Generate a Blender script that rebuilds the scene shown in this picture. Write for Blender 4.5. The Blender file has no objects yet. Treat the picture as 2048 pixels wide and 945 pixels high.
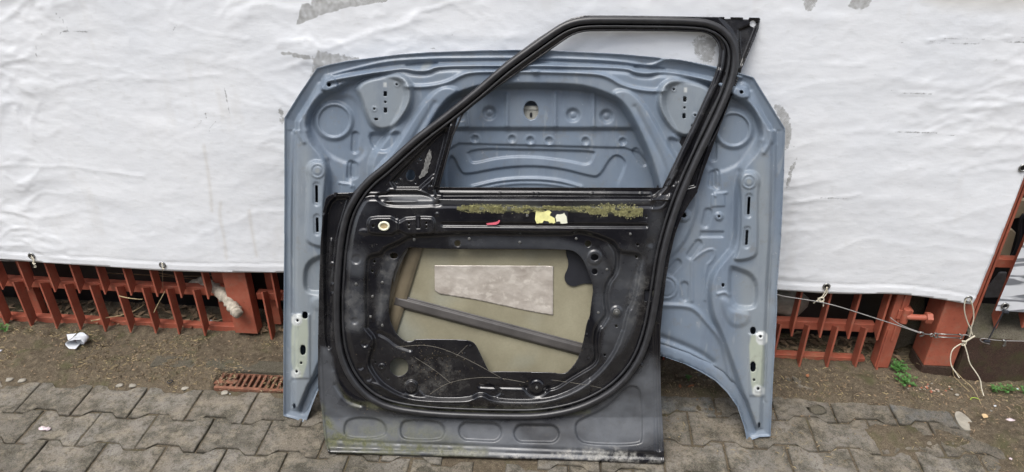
import bpy, math, random
import numpy as np
from mathutils import Vector
C = bpy.context.scene.collection
R = math.radians
# ------------------------------------------------------------------ camera
HC, YAW, PITCH, FPX = 1.8, R(4.5), R(30), 1462.0
cd = bpy.data.cameras.new('camera'); cam = bpy.data.objects.new('camera', cd); C.objects.link(cam)
cam.location = (0, 0, HC); cam.rotation_euler = (math.pi/2-PITCH, 0, YAW)
cd.sensor_width = 36; cd.lens = FPX/2048*36; cd.clip_end = 200; cd.clip_start = 0.05
bpy.context.scene.camera = cam
# ------------------------------------------------------------------ sky and sun (overcast)
SUN_EL, SUN_AZ = R(66), R(-30)
w = bpy.data.worlds.new('World'); bpy.context.scene.world = w; w.use_nodes = True
nt = w.node_tree; bg = nt.nodes['Background']
sky = nt.nodes.new('ShaderNodeTexSky'); sky.sky_type = 'NISHITA'; sky.sun_disc = False
sky.sun_elevation = SUN_EL; sky.sun_rotation = R(180)+SUN_AZ*-1; sky.dust_density = 3; sky.air_density = 1
hs = nt.nodes.new('ShaderNodeHueSaturation'); hs.inputs['Saturation'].default_value = 0.42
nt.links.new(sky.outputs[0], hs.inputs['Color']); nt.links.new(hs.outputs[0], bg.inputs[0])
bg.inputs[1].default_value = 0.135
sl = bpy.data.lights.new('sun', 'SUN'); so = bpy.data.objects.new('sun', sl); C.objects.link(so)
sl.energy = 1.5; sl.angle = R(34); sl.color = (1, 0.97, 0.93)
so.rotation_euler = (R(90)-SUN_EL, 0, SUN_AZ)
vs = bpy.context.scene.view_settings
vs.view_transform = 'Standard'; vs.look = 'None'; vs.gamma = 1; vs.exposure = 0.95
# ------------------------------------------------------------------ picture point -> point in the place
def rays(px, py):
    px = np.asarray(px, float); py = np.asarray(py, float)
    x = (px-1024)/FPX; y = -(py-472)/FPX
    dx, dy, dz = x, math.cos(PITCH)+y*math.sin(PITCH), -math.sin(PITCH)+y*math.cos(PITCH)
    c, s = math.cos(YAW), math.sin(YAW)
    return np.stack([dx*c-dy*s, dx*s+dy*c, dz], -1)
CAM = np.array([0, 0, HC])
class Plane:                      # a leaning sheet: normal points at the viewer's side
    def __init__(s, p0, p1, lean):
        p0 = np.array(p0, float); p1 = np.array(p1, float)
        u = p1-p0; u /= np.linalg.norm(u)
        back = np.array([-u[1], u[0], 0])           # away from the viewer
        v = np.array([0, 0, 1.0])+back*lean; v /= np.linalg.norm(v)
        s.p0, s.u, s.v, s.n = p0, u, v, np.cross(u, v)
        if s.n[1] > 0: s.n = -s.n
    def P(s, px, py, w=0.0):
        d = rays(px, py)
        t = (np.dot(s.p0-CAM, s.n)+w)/(d@s.n)
        return CAM+d*t[..., None]
def G(px, py, z=0.0):
    d = rays(px, py); t = (z-HC)/d[..., 2]; return CAM+d*t[..., None]
def Wy(px, py, y):
    d = rays(px, py); t = y/d[..., 1]; return CAM+d*t[..., None]
def V(a): return Vector([float(q) for q in a])
# ------------------------------------------------------------------ numpy noise and shapes
rng = np.random.RandomState(7); TAB = rng.rand(256, 256)
def vnoise(x, y, s=0):
    xi = np.floor(x).astype(int); yi = np.floor(y).astype(int); fx = x-xi; fy = y-yi
    fx = fx*fx*fx*(fx*(fx*6-15)+10); fy = fy*fy*fy*(fy*(fy*6-15)+10)
    a = TAB[(xi+s*37) % 256, (yi+s*91) % 256]; b = TAB[(xi+1+s*37) % 256, (yi+s*91) % 256]
    c = TAB[(xi+s*37) % 256, (yi+1+s*91) % 256]; d = TAB[(xi+1+s*37) % 256, (yi+1+s*91) % 256]
    return (a*(1-fx)+b*fx)*(1-fy)+(c*(1-fx)+d*fx)*fy-0.5
def fbm(x, y, o=4, s=0):
    r = 0; a = 1.0
    for i in range(o): r = r+a*vnoise(x*2**i, y*2**i, s+i); a *= 0.5
    return r
def chaikin(p, n=2, closed=True):
    p = np.array(p, float)
    for _ in range(n):
        q = np.roll(p, -1, 0) if closed else p[1:]
        a = p if closed else p[:-1]
        m = np.stack([a*.75+q*.25, a*.25+q*.75], 1).reshape(-1, 2)
        p = m if closed else np.vstack([p[:1], m, p[-1:]])
    return p
def dist(X, Y, p, closed=False):
    p = np.asarray(p, float); d = np.full(X.shape, 1e9)
    n = len(p) if closed else len(p)-1
    for i in range(n):
        a = p[i]; b = p[(i+1) % len(p)]; e = b-a; L = e@e+1e-9
        t = np.clip(((X-a[0])*e[0]+(Y-a[1])*e[1])/L, 0, 1)
        d = np.minimum(d, (X-a[0]-t*e[0])**2+(Y-a[1]-t*e[1])**2)
    return np.sqrt(d)
def inside(X, Y, p):
    p = np.asarray(p, float); r = np.zeros(X.shape, bool); n = len(p)
    for i in range(n):
        a = p[i]; b = p[(i+1) % n]
        if a[1] == b[1]: continue
        c = ((a[1] > Y) != (b[1] > Y)) & (X < (b[0]-a[0])*(Y-a[1])/(b[1]-a[1])+a[0])
        r ^= c
    return r
def sd(X, Y, p): return np.where(inside(X, Y, p), -1, 1)*dist(X, Y, p, True)
def ss(t): t = np.clip(t, 0, 1); return t*t*(3-2*t)
class Field:                      # pressed sheet-metal relief on a fine grid (heights in mm)
    def __init__(s, x0, y0, x1, y1, st):
        s.X, s.Y = np.meshgrid(np.arange(x0, x1+st, st), np.arange(y0, y1+st, st)); s.st = st
        s.H = np.zeros(s.X.shape); s.x0, s.y0 = x0, y0
        s.holes = []; s.M = np.zeros(s.X.shape+(3,))
    def sub(s, p, m):
        p = np.asarray(p, float)
        a = max(0, int((p[:, 0].min()-m-s.x0)/s.st)); b = int((p[:, 0].max()+m-s.x0)/s.st)+2
        c = max(0, int((p[:, 1].min()-m-s.y0)/s.st)); d = int((p[:, 1].max()+m-s.y0)/s.st)+2
        return (slice(c, max(d, c)), slice(a, max(b, a)))
    def area(s, p, h, w=8, sm=2):                 # raise or sink an outlined area, wall w wide centred on the outline
        p = chaikin(p, sm) if sm else np.array(p, float); k = s.sub(p, w)
        s.H[k] += h*ss(.5-sd(s.X[k], s.Y[k], p)/w)
    def line(s, p, h, w=4, sm=2, closed=False):   # bead or groove
        p = chaikin(p, sm, closed) if sm else np.array(p, float); k = s.sub(p, w*3)
        s.H[k] += h*np.exp(-(dist(s.X[k], s.Y[k], p, closed)/w)**2)
    def caps(s, x1, y1, x2, y2, r, h, w=5): 
        k = s.sub([(x1, y1), (x2, y2)], r+w)
        s.H[k] += h*ss(.5-(dist(s.X[k], s.Y[k], [(x1, y1), (x2, y2)])-r)/w)
    def disc(s, x, y, r, h, w=4): s.caps(x, y, x+.01, y, r, h, w)
    def ring(s, x, y, r, h, w=2.5):
        k = s.sub([(x, y)], r+w*3); s.H[k] += h*np.exp(-((np.hypot(s.X[k]-x, s.Y[k]-y)-r)/w)**2)
    def hole(s, p, sm=0): s.holes.append(chaikin(p, sm) if sm else np.array(p, float))
    def hround(s, x, y, rx, ry=None):
        ry = ry or rx; a = np.linspace(0, 2*math.pi, 18, endpoint=False)
        s.holes.append(np.stack([x+rx*np.cos(a), y+ry*np.sin(a)], 1))
    def hrect(s, x, y, a, b): s.holes.append(np.array([(x-a, y-b), (x+a, y-b), (x+a, y+b), (x-a, y+b)], float))
    def mark(s, ch, p, v, w=10, sm=1):
        p = chaikin(p, sm) if sm else np.array(p, float); k = s.sub(p, w)
        s.M[k][..., ch] = np.maximum(s.M[k][..., ch], v*ss(.5-sd(s.X[k], s.Y[k], p)/w))
    def build(s, name, plane, outline, m, parent, w0=0.0, thick=0.0016):
        X, Y, st = s.X, s.Y, s.st
        S = sd(X, Y, outline)
        for h in s.holes:
            k = s.sub(h, 12); S[k] = np.maximum(S[k], -sd(X[k], Y[k], h))
        gy, gx = np.gradient(S, st); g = np.hypot(gx, gy)+1e-6; gx = gx/g; gy = gy/g
        fc = (S[:-1, :-1]+S[1:, :-1]+S[:-1, 1:]+S[1:, 1:])/4 < 0
        used = np.zeros(S.shape, int); full = np.zeros(S.shape, int)
        for a in (0, 1):
            for b in (0, 1):
                used[a:S.shape[0]-1+a, b:S.shape[1]-1+b] += fc
        bd = ((used > 0) & (used < 4)) | (used > 0) & (S > 0)
        mv = np.where(bd, np.clip(S, -st*1.1, st*1.1), 0)
        X2 = X-gx*mv; Y2 = Y-gy*mv
        co = plane.P(X2, Y2, w0+s.H*0.001)
        idx = -np.ones(S.shape, int); u = used > 0; idx[u] = np.arange(u.sum())
        q = np.stack([idx[:-1, :-1][fc], idx[1:, :-1][fc], idx[1:, 1:][fc], idx[:-1, 1:][fc]], 1)
        o = mesh_np(name, co[u], q, m, parent, s.M[u])
        if thick:
            md = o.modifiers.new('thickness', 'SOLIDIFY'); md.thickness = thick; md.offset = -1
        return o
def mesh_np(name, co, q, m, parent=None, mask=None, smooth=True):
    off = np.array(parent.location) if parent is not None else np.zeros(3)
    if parent is not None and parent.parent is not None: off = off+np.array(parent.parent.location)
    me = bpy.data.meshes.new(name); co = np.asarray(co, float)-off; n = q.shape[1]
    me.vertices.add(len(co)); me.vertices.foreach_set('co', co.ravel())
    me.loops.add(q.size); me.loops.foreach_set('vertex_index', q.ravel().astype(np.int32))
    me.polygons.add(len(q)); me.polygons.foreach_set('loop_start', np.arange(0, q.size, n, dtype=np.int32))
    me.polygons.foreach_set('use_smooth', np.full(len(q), smooth))
    me.update(calc_edges=True)
    if mask is not None:
        at = me.color_attributes.new('mask', 'FLOAT_COLOR', 'POINT')
        at.data.foreach_set('color', np.hstack([mask, np.ones((len(mask), 1))]).ravel())
    me.materials.append(m)
    o = bpy.data.objects.new(name, me); C.objects.link(o)
    if parent is not None: o.parent = parent
    return o
class MB:                         # small mesh builder in world coordinates
    def __init__(s): s.v = []; s.f = []
    def add(s, vs_, fs): k = len(s.v); s.v += [V(a) for a in vs_]; s.f += [[i+k for i in f] for f in fs]; return s
    def box(s, c, d, rot=None):
        c = V(c); hx, hy, hz = [q/2 for q in d]
        p = [Vector((x, y, z)) for x in (-hx, hx) for y in (-hy, hy) for z in (-hz, hz)]
        if rot is not None: p = [rot@a for a in p]
        return s.add([a+c for a in p], [(0, 1, 3, 2), (4, 6, 7, 5), (0, 4, 5, 1), (2, 3, 7, 6), (0, 2, 6, 4), (1, 5, 7, 3)])
    def prism(s, poly, ext):      # polygon of points + extrusion vector
        n = len(poly); e = V(ext); p = [V(a) for a in poly]
        return s.add(p+[a+e for a in p], [list(range(n))[::-1], list(range(n, 2*n))]+[(i, (i+1) % n, n+(i+1) % n, n+i) for i in range(n)])
    def tube(s, pts, r, n=8, flat=1.0, closed=False, cap=True):
        P = [V(a) for a in pts]; N = len(P); rr = r if hasattr(r, '__len__') else [r]*N; k = len(s.v)
        up = None
        for i in range(N):
            a = P[i-1] if (i or closed) else P[0]; b = P[(i+1) % N] if (i < N-1 or closed) else P[-1]
            t = (b-a).normalized()
            if up is None: up = t.orthogonal().normalized()
            up = (up-t*up.dot(t)).normalized(); sd_ = t.cross(up)
            for j in range(n):
                an = 2*math.pi*j/n; s.v.append(P[i]+up*(math.cos(an)*rr[i])+sd_*(math.sin(an)*rr[i]*flat))
        for i in range(N if closed else N-1):
            for j in range(n):
                i2 = (i+1) % N
                s.f.append([k+i*n+j, k+i*n+(j+1) % n, k+i2*n+(j+1) % n, k+i2*n+j])
        if cap and not closed: s.f.append([k+j for j in range(n)][::-1]); s.f.append([k+(N-1)*n+j for j in range(n)])
        return s
    def build(s, name, m, parent=None, smooth=False, bevel=0, origin=None):
        off = Vector((0, 0, 0))
        if parent is not None:
            off = parent.location.copy()
            if parent.parent is not None: off += parent.parent.location
        elif origin is not None: off = V(origin)
        me = bpy.data.meshes.new(name); me.from_pydata([v-off for v in s.v], [], s.f)
        me.materials.append(m); me.update()
        for p in me.polygons: p.use_smooth = smooth
        o = bpy.data.objects.new(name, me); C.objects.link(o)
        if parent is not None: o.parent = parent
        else: o.location = off
        if bevel:
            b = o.modifiers.new('bevel', 'BEVEL'); b.width = bevel; b.segments = 2; b.limit_method = 'ANGLE'
        return o
def thing(name, label, cat, loc, group=None):
    o = bpy.data.objects.new(name, None); C.objects.link(o); o.location = V(loc); o.empty_display_size = .1
    return tag(o, label, cat, group)
def tag(o, label, cat, group=None, kind=None):
    o['label'] = label; o['category'] = cat
    if group: o['group'] = group
    if kind: o['kind'] = kind
    return o
# ------------------------------------------------------------------ materials
class Mat:
    def __init__(s, name, rough=.5, metal=0, spec=.5):
        s.m = bpy.data.materials.new(name); s.m.use_nodes = True; s.t = s.m.node_tree
        s.b = s.t.nodes['Principled BSDF']; s.b.inputs['Roughness'].default_value = rough
        s.b.inputs['Metallic'].default_value = metal; s.b.inputs['Specular IOR Level'].default_value = spec
        s.tc = s.t.nodes.new('ShaderNodeNewGeometry').outputs['Position']
    def n(s, ty, **k):
        x = s.t.nodes.new(ty)
        for a, b in k.items(): setattr(x, a, b)
        return x
    def L(s, a, b): s.t.links.new(a, b)
    def noise(s, scale, detail=4, rough=.5, stretch=None, dist_=0):
        x = s.n('ShaderNodeTexNoise'); x.inputs['Scale'].default_value = scale; x.inputs['Detail'].default_value = detail
        x.inputs['Roughness'].default_value = rough; x.inputs['Distortion'].default_value = dist_
        src = s.tc
        if stretch:
            mp = s.n('ShaderNodeMapping'); mp.inputs['Scale'].default_value = stretch[:3]
            if len(stretch) > 3: mp.inputs['Rotation'].default_value = stretch[3]
            s.L(s.tc, mp.inputs[0]); src = mp.outputs[0]
        s.L(src, x.inputs['Vector']); return x.outputs[0]
    def ramp(s, src, a, b, lo=0, hi=1):
        x = s.n('ShaderNodeMapRange'); s.L(src, x.inputs[0])
        for i, q in enumerate((a, b, lo, hi)): x.inputs[i+1].default_value = q
        return x.outputs[0]
    def math(s, op, a, b):
        x = s.n('ShaderNodeMath', operation=op)
        for i, q in enumerate((a, b)):
            if isinstance(q, (int, float)): x.inputs[i].default_value = q
            else: s.L(q, x.inputs[i])
        return x.outputs[0]
    def mix(s, f, a, b):
        x = s.n('ShaderNodeMix', data_type='RGBA')
        for so_, q in ((x.inputs[0], f), (x.inputs[6], a), (x.inputs[7], b)):
            if isinstance(q, (int, float)): so_.default_value = q
            elif isinstance(q, tuple): so_.default_value = (*q, 1)
            else: s.L(q, so_)
        return x.outputs[2]
    def mask(s):
        a = s.n('ShaderNodeAttribute', attribute_name='mask'); x = s.n('ShaderNodeSeparateColor'); s.L(a.outputs['Color'], x.inputs[0]); return x.outputs
    def col(s, c):
        if isinstance(c, tuple): s.b.inputs['Base Color'].default_value = (*c, 1)
        else: s.L(c, s.b.inputs['Base Color'])
        return s
    def rough(s, r): s.L(r, s.b.inputs['Roughness']); return s
    def bump(s, h, st=.3, d=.002):
        x = s.n('ShaderNodeBump'); x.inputs['Strength'].default_value = st; x.inputs['Distance'].default_value = d
        s.L(h, x.inputs['Height']); s.L(x.outputs[0], s.b.inputs['Normal']); return s
def simple(name, c, rough=.6, metal=0, var=.25, scale=40, bump=.15, spec=.5):
    m = Mat(name, rough, metal, spec); n = m.noise(scale, 5, .6)
    m.col(m.mix(m.ramp(n, .3, .7), tuple(q*(1-var) for q in c), tuple(min(1, q*(1+var)) for q in c))); m.bump(n, bump, .002); return m.m
def mat_black():
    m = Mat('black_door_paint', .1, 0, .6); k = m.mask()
    big = m.noise(7, 4, .55); fine = m.noise(170, 3, .7); fleck = m.noise(90, 6, .75); mid = m.noise(30, 5, .65)
    dust = m.math('MULTIPLY', m.ramp(big, .38, .7), m.ramp(mid, .3, .75))
    c = m.mix(m.math('MULTIPLY', dust, .55), (.006, .006, .008), (.042, .041, .040))
    sp = m.math('MULTIPLY', m.ramp(fleck, .63, .68), .35)
    c = m.mix(sp, c, (.16, .15, .13))
    sc = m.noise(16, 4, .7, (2, 2, 30, (.3, .9, .2))); c = m.mix(m.math('MULTIPLY', m.ramp(sc, .68, .72), .25), c, (.2, .2, .2))
    gb = m.noise(4.2, 3, .5, (1, 1, 1.6)); c = m.mix(m.math('MULTIPLY', m.math('MULTIPLY', k[2], m.ramp(mid, .25, .6, .75, 1)), m.ramp(gb, .36, .52, .3, 1)), c, (.094, .101, .112))  # B mask: grey dust and sky sheen, painted in as bluish grey
    c = m.mix(m.math('MULTIPLY', m.math('MULTIPLY', k[2], m.ramp(fleck, .55, .62)), .35), c, (.045, .042, .036))
    al = m.math('MULTIPLY', k[0], m.ramp(mid, .35, .6)); c = m.mix(al, c, m.mix(m.ramp(fine, .3, .7), (.035, .04, .016), (.12, .12, .055)))
    wh = m.math('MULTIPLY', m.math('MULTIPLY', k[1], m.ramp(mid, .42, .62)), m.ramp(fleck, .35, .6)); c = m.mix(wh, c, (.33, .32, .29))
    m.col(c)
    r = m.math('ADD', m.ramp(big, .35, .65, .09, .22), m.math('MULTIPLY', dust, .18)); r = m.math('ADD', r, m.math('MULTIPLY', m.math('ADD', al, wh), .5))
    m.rough(m.math('ADD', r, m.math('MULTIPLY', k[2], .25))); m.bump(m.math('ADD', m.math('MULTIPLY', mid, .4), m.math('MULTIPLY', al, m.math('MULTIPLY', fine, 3.0))), .05, .003)
    return m.m
def mat_blue():
    m = Mat('grey_blue_primer', .4, 0, .5); k = m.mask()
    a = m.noise(3.2, 4, .6); b = m.noise(60, 5, .7); f = m.noise(260, 3, .6); st = m.noise(9, 5, .65, (1, 1, .25))
    c = m.mix(m.ramp(a, .3, .7), (.128, .167, .220), (.172, .211, .262))
    c = m.mix(m.math('MULTIPLY', m.ramp(st, .45, .7), .4), c, (.21, .225, .235))
    c = m.mix(m.math('MULTIPLY', k[0], .9), c, (.235, .255, .26))
    c = m.mix(m.math('MULTIPLY', k[1], .95), c, (.36, .39, .31)); c = m.mix(k[2], c, (.52, .54, .53))
    c = m.mix(m.math('MULTIPLY', m.ramp(b, .66, .7), .4), c, (.42, .43, .42))
    d = m.noise(22, 6, .7); c = m.mix(m.math('MULTIPLY', m.ramp(d, .56, .70), .35), c, (.15, .135, .11)); e = m.noise(6, 5, .7, (3, 1, .8)); c = m.mix(m.math('MULTIPLY', m.ramp(e, .5, .7), .4), c, (.10, .125, .17)); s5 = m.noise(40, 2, .5, (1, 1, .12)); c = m.mix(m.math('MULTIPLY', m.ramp(s5, .66, .72), .3), c, (.3, .32, .33))
    m.col(c); m.rough(m.ramp(a, .3, .7,   .33, .48)); m.bump(m.math('ADD', m.math('MULTIPLY', f, .5), b), .08, .002); return m.m
def mat_tarp():
    m = Mat('white_tarpaulin', .42, 0, .4); k = m.mask()
    a = m.noise(2.5, 5, .6); b = m.noise(26, 6, .65, (1, 1, 2.2)); f = m.noise(400, 2, .5, (1, 1, .3)); e = m.noise(70, 5, .7)
    c = m.mix(m.ramp(a, .3, .7), (.75, .775, .81), (.825, .84, .86))
    c = m.mix(m.math('MULTIPLY', m.ramp(b, .58, .72), .22), c, (.5, .5, .48))
    c = m.mix(m.math('MULTIPLY', m.ramp(e, .70, .73), .5), c, (.25, .23, .2))
    wz = m.noise(5, 3, .5, (2.2, 1, .5)); c = m.mix(m.math('MULTIPLY', m.ramp(wz, .62, .75), .18), c, (.5, .45, .36))
    # scuffed coating with the grey weave showing
    ck = m.n('ShaderNodeTexChecker'); ck.inputs['Scale'].default_value = 330; m.L(m.tc, ck.inputs['Vector'])
    wv = m.mix(ck.outputs['Fac'], (.27, .275, .27), (.45, .45, .44))
    wv = m.mix(m.ramp(b, .4, .65), wv, (.36, .36, .35))
    fac = m.ramp(m.math('ADD', k[0], m.math('MULTIPLY', m.math('SUBTRACT', m.math('ADD', m.math('MULTIPLY', b, .45), m.math('MULTIPLY', e, .55)), .5), 2.6)), .42, .62)
    c = m.mix(m.math('MULTIPLY', fac, m.ramp(e, .35, .62, .55, .95)), c, wv)
    c = m.mix(m.ramp(m.math('ADD', k[1], m.math('MULTIPLY', m.math('SUBTRACT', e, .5), 1.2)), .4, .8), c, (.17, .17, .165))
    c = m.mix(k[2], c, (.5, .46, .38)); m.col(c)
    def ridge(sc, stretch):
        x = m.n('ShaderNodeTexNoise', noise_type='RIDGED_MULTIFRACTAL'); x.inputs['Scale'].default_value = sc; x.inputs['Detail'].default_value = 4; x.inputs['Roughness'].default_value = .45; x.inputs['Distortion'].default_value = .35
        mp = m.n('ShaderNodeMapping'); mp.inputs['Scale'].default_value = stretch[:3]; mp.inputs['Rotation'].default_value = stretch[3]; m.L(m.tc, mp.inputs[0]); m.L(mp.outputs[0], x.inputs['Vector']); return x.outputs[0]
    r1 = ridge(3.2, (1, 1, 3.2, (0, .22, 0))); r2 = ridge(7, (1, 1, 2.2, (0, -.3, 0)))
    h_ = m.math('ADD', m.math('MULTIPLY', r1, 1.0), m.math('MULTIPLY', m.math('MULTIPLY', r2, .45), m.ramp(a, .35, .65))); h_ = m.math('ADD', h_, m.math('MULTIPLY', f, .03))
    m.bump(m.math('ADD', h_, m.math('MULTIPLY', b, .25)), .55, .006); return m.m
def mat_olive():
    m = Mat('olive_cavity_coat', .5, 0, .4); a = m.noise(5, 4, .6); b = m.noise(150, 3, .7)
    c = m.mix(m.ramp(a, .3, .7), (.19, .172, .115), (.29, .27, .19)); g = m.noise(3, 3, .5)
    c = m.mix(m.math('MULTIPLY', m.ramp(g, .45, .6), .6), c, (.25, .265, .23)); c = m.mix(m.math('MULTIPLY', m.ramp(b, .3, .7), .2), c, (.1, .09, .06))
    m.col(c); m.bump(b, .08, .001); return m.m
def mat_foil():
    m = Mat('dull_foil', .33, .25, .5); a = m.noise(30, 5, .6); b = m.noise(9, 4, .6, (1.2, 1, 2.2)); v = m.n('ShaderNodeTexVoronoi'); v.inputs['Scale'].default_value = 38; m.L(m.tc, v.inputs['Vector'])
    c = m.mix(m.ramp(b, .35, .65), (.36, .32, .28), (.52, .48, .43)); c = m.mix(m.math('MULTIPLY', m.ramp(a, .55, .62), .5), c, (.62, .58, .52))
    m.col(c); m.bump(m.math('ADD', a, v.outputs['Distance']), .5, .004); return m.m
def mat_rust_red():
    m = Mat('red_oxide_paint', .5, 0, .45); a = m.noise(14, 5, .65); b = m.noise(120, 4, .7)
    c = m.mix(m.ramp(a, .3, .7), (.31, .078, .046), (.41, .124, .077)); c = m.mix(m.math('MULTIPLY', m.ramp(b, .6, .7), .6), c, (.10, .05, .035))
    c = m.mix(m.math('MULTIPLY', m.ramp(m.noise(34, 6, .75), .52, .68), .5), c, (.27, .17, .12)); c = m.mix(m.math('MULTIPLY', m.ramp(m.noise(5, 4, .6), .5, .7), .45), c, (.17, .045, .035)); m.col(c); m.bump(m.math('ADD', a, m.math('MULTIPLY', b, .4)), .2, .002); return m.m
def mat_ground(name, c0, c1, c2, moss=.0, big=3, stone=.3):
    m = Mat(name, .93, 0, .2); a = m.noise(big, 6, .65); b = m.noise(55, 6, .75); f = m.noise(330, 4, .8); g = m.noise(9, 5, .7)
    c = m.mix(m.ramp(a, .35, .65), c0, c1); c = m.mix(m.ramp(b, .38, .68), c, c2); c = m.mix(m.math('MULTIPLY', m.ramp(f, .35, .5), .4), (.03, .026, .02), c)
    c = m.mix(m.math('MULTIPLY', m.ramp(f, .58, .70), stone), c, (.38, .33, .26))
    if moss: c = m.mix(m.math('MULTIPLY', m.ramp(g, .52, .68), moss), c, (.07, .075, .03))
    m.col(c); m.bump(m.math('ADD', m.math('MULTIPLY', b, 1.0), f), .8, .006); return m.m
def mat_paver():
    m = Mat('worn_concrete_paver', .9, 0, .25); at = m.n('ShaderNodeAttribute', attribute_name='mask'); x = m.n('ShaderNodeSeparateColor'); m.L(at.outputs['Color'], x.inputs[0]); k = x.outputs
    a = m.noise(5, 5, .65); b = m.noise(50, 6, .75); f = m.noise(300, 5, .85); g = m.noise(11, 6, .7); h = m.noise(2.3, 3, .5)
    c = m.mix(k[0], (.205, .187, .158), (.30, .278, .242)); c = m.mix(k[1], c, (.21, .22, .22))
    c = m.mix(m.math('MULTIPLY', m.ramp(a, .42, .62), .6), c, (.2, .165, .12))
    c = m.mix(m.math('MULTIPLY', m.ramp(g, .44, .62), .8), c, (.062, .058, .040)); sn = m.noise(17, 6, .75); c = m.mix(m.math('MULTIPLY', m.ramp(sn, .50, .60), .7), c, (.31, .27, .205))
    c = m.mix(m.math('MULTIPLY', m.ramp(h, .52, .68), .45), c, (.06, .056, .045))
    c = m.mix(m.math('MULTIPLY', m.ramp(b, .5, .60), .55), c, (.06, .052, .038)); c = m.mix(m.math('MULTIPLY', m.ramp(f, .54, .62), .6), c, (.36, .31, .24)); c = m.mix(m.math('MULTIPLY', m.ramp(f, .47, .38), .6), c, (.03, .026, .02))
    c = m.mix(m.math('MULTIPLY', m.math('MULTIPLY', k[2], m.ramp(g, .35, .6, .6, 1)), .95), c, (.03, .026, .018))
    m.col(c); m.bump(m.math('ADD', b, m.math('MULTIPLY', f, 1.2)), .9, .006); return m.m
M = dict(black=mat_black(), blue=mat_blue(), tarp=mat_tarp(), olive=mat_olive(), foil=mat_foil(), red=mat_rust_red(), paver=mat_paver(),
  soil=mat_ground('sandy_soil', (.27, .205, .135), (.115, .085, .055), (.40, .32, .215), .6),
  kerb=mat_ground('mossy_concrete', (.21, .185, .14), (.16, .15, .105), (.27, .24, .185), .35, 6),
  concrete=mat_ground('rough_concrete', (.27, .24, .18), (.19, .17, .125), (.33, .30, .23), .5, 9),
  brownpaint=mat_ground('weathered_brown_paint', (.13, .055, .042), (.19, .12, .085), (.10, .045, .036), .7, 5, .3),
  rubber=simple('grey_black_rubber', (.022, .022, .024), .36, 0, .35, 30, .1),
  beam=simple('dark_grey_steel', (.07, .065, .062), .35, 0, .3, 9, .05),
  reinf=simple('olive_brown_steel', (.14, .115, .075), .45, 0, .3, 8, .05),
  pad=simple('black_damping_sheet', (.012, .013, .018), .5, 0, .2, 20, .05),
  satin=simple('satin_black_steel', (.016, .016, .019), .33, 0, .4, 20, .06),
  cream=simple('cream_plastic', (.66, .66, .52), .4, 0, .06, 20, .02),
  moss=simple('olive_moss', (.40, .385, .20), .95, 0, .5, 160, 1.0),
  yellow=simple('faded_yellow_paper', (.62, .60, .26), .8, 0, .2, 60, .3),
  pink=simple('pink_tape', (.55, .10, .14), .5), zinc=simple('zinc_plated_steel', (.27, .27, .26), .3, .8, .2, 60, .1),
  rust=simple('rusty_cast_iron', (.17, .075, .045), .85, .1, .45, 60, .6),
  dark=simple('dark_void_plastic', (.010, .010, .013), .45, 0, .5, 8, .3),
  white=simple('white_plastic', (.50, .52, .55), .4, 0, .06, 30, .1), rope=simple('off_white_rope', (.52, .48, .38), .8, 0, .2, 300, .5),
  cable=simple('thin_grey_cable', (.27, .26, .25), .5, .2), bark=simple('bleached_branch_wood', (.36, .32, .26), .85, 0, .45, 45, 1.0),
  twig=simple('dry_twig', (.20, .14, .085), .85, 0, .35, 80, .3), straw=simple('dry_straw', (.34, .27, .15), .85, 0, .3, 80, .2),
  leaf=simple('brown_dead_leaf', (.22, .09, .04), .75, 0, .4, 60, .2), leaf2=simple('tan_dead_leaf', (.44, .32, .18), .75, 0, .3, 60, .2),
  green=simple('fresh_green_leaf', (.06, .16, .035), .5, 0, .35, 90, .2), stone=simple('pale_stone', (.25, .23, .19), .85, 0, .3, 30, .6),
  beige=simple('beige_plastic', (.40, .33, .23), .5, 0, .1, 20, .05), grey=simple('grey_plastic', (.16, .16, .17), .5), strap=simple('black_strap', (.02, .022, .028), .45),
  gpatch=simple('light_putty', (.4, .4, .36), .8), foam=simple('grey_foam_residue', (.12, .12, .115), .95, 0, .6, 150, 1.0), lime=simple('lime_green_plastic', (.35, .52, .06), .4),
  pebble=simple('mixed_pebble', (.36, .27, .20), .8, 0, .5, 35, .2), brick=simple('brick_crumb', (.33, .12, .07), .85, 0, .3, 50, .4), wrap=simple('foil_wrapper', (.62, .52, .54), .35, .3, .35, 60, .5),
  crumb=simple('dry_crumb', (.20, .155, .10), .9, 0, .4, 200, .3), ocre=simple('dull_render', (.10, .09, .08), .9, 0, .3, 2, .3),
  timber=simple('dark_brown_timber', (.05, .03, .035), .7))
def crop(ox, oy, s, pts): return [(ox+a/s, oy+b/s) for a, b in pts]
cA = lambda *p: crop(560, 80, 2.9525, p)
cB = lambda *p: crop(860, 80, 2.952, p)
cC = lambda *p: crop(1240, 20, 2.4875, p)
cR = lambda *p: crop(1300, 340, 2.953, p)
cS = lambda *p: crop(1300, 620, 2.906, p)
d1 = lambda *p: crop(560, 360, 3.15, p)
d2 = lambda *p: crop(620, 600, 2.74, p)
d3 = lambda *p: crop(960, 360, 3.15, p)
d4 = lambda *p: crop(980, 620, 2.9075, p)
gG = lambda *p: crop(760, 480, 3.15, p)
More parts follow.
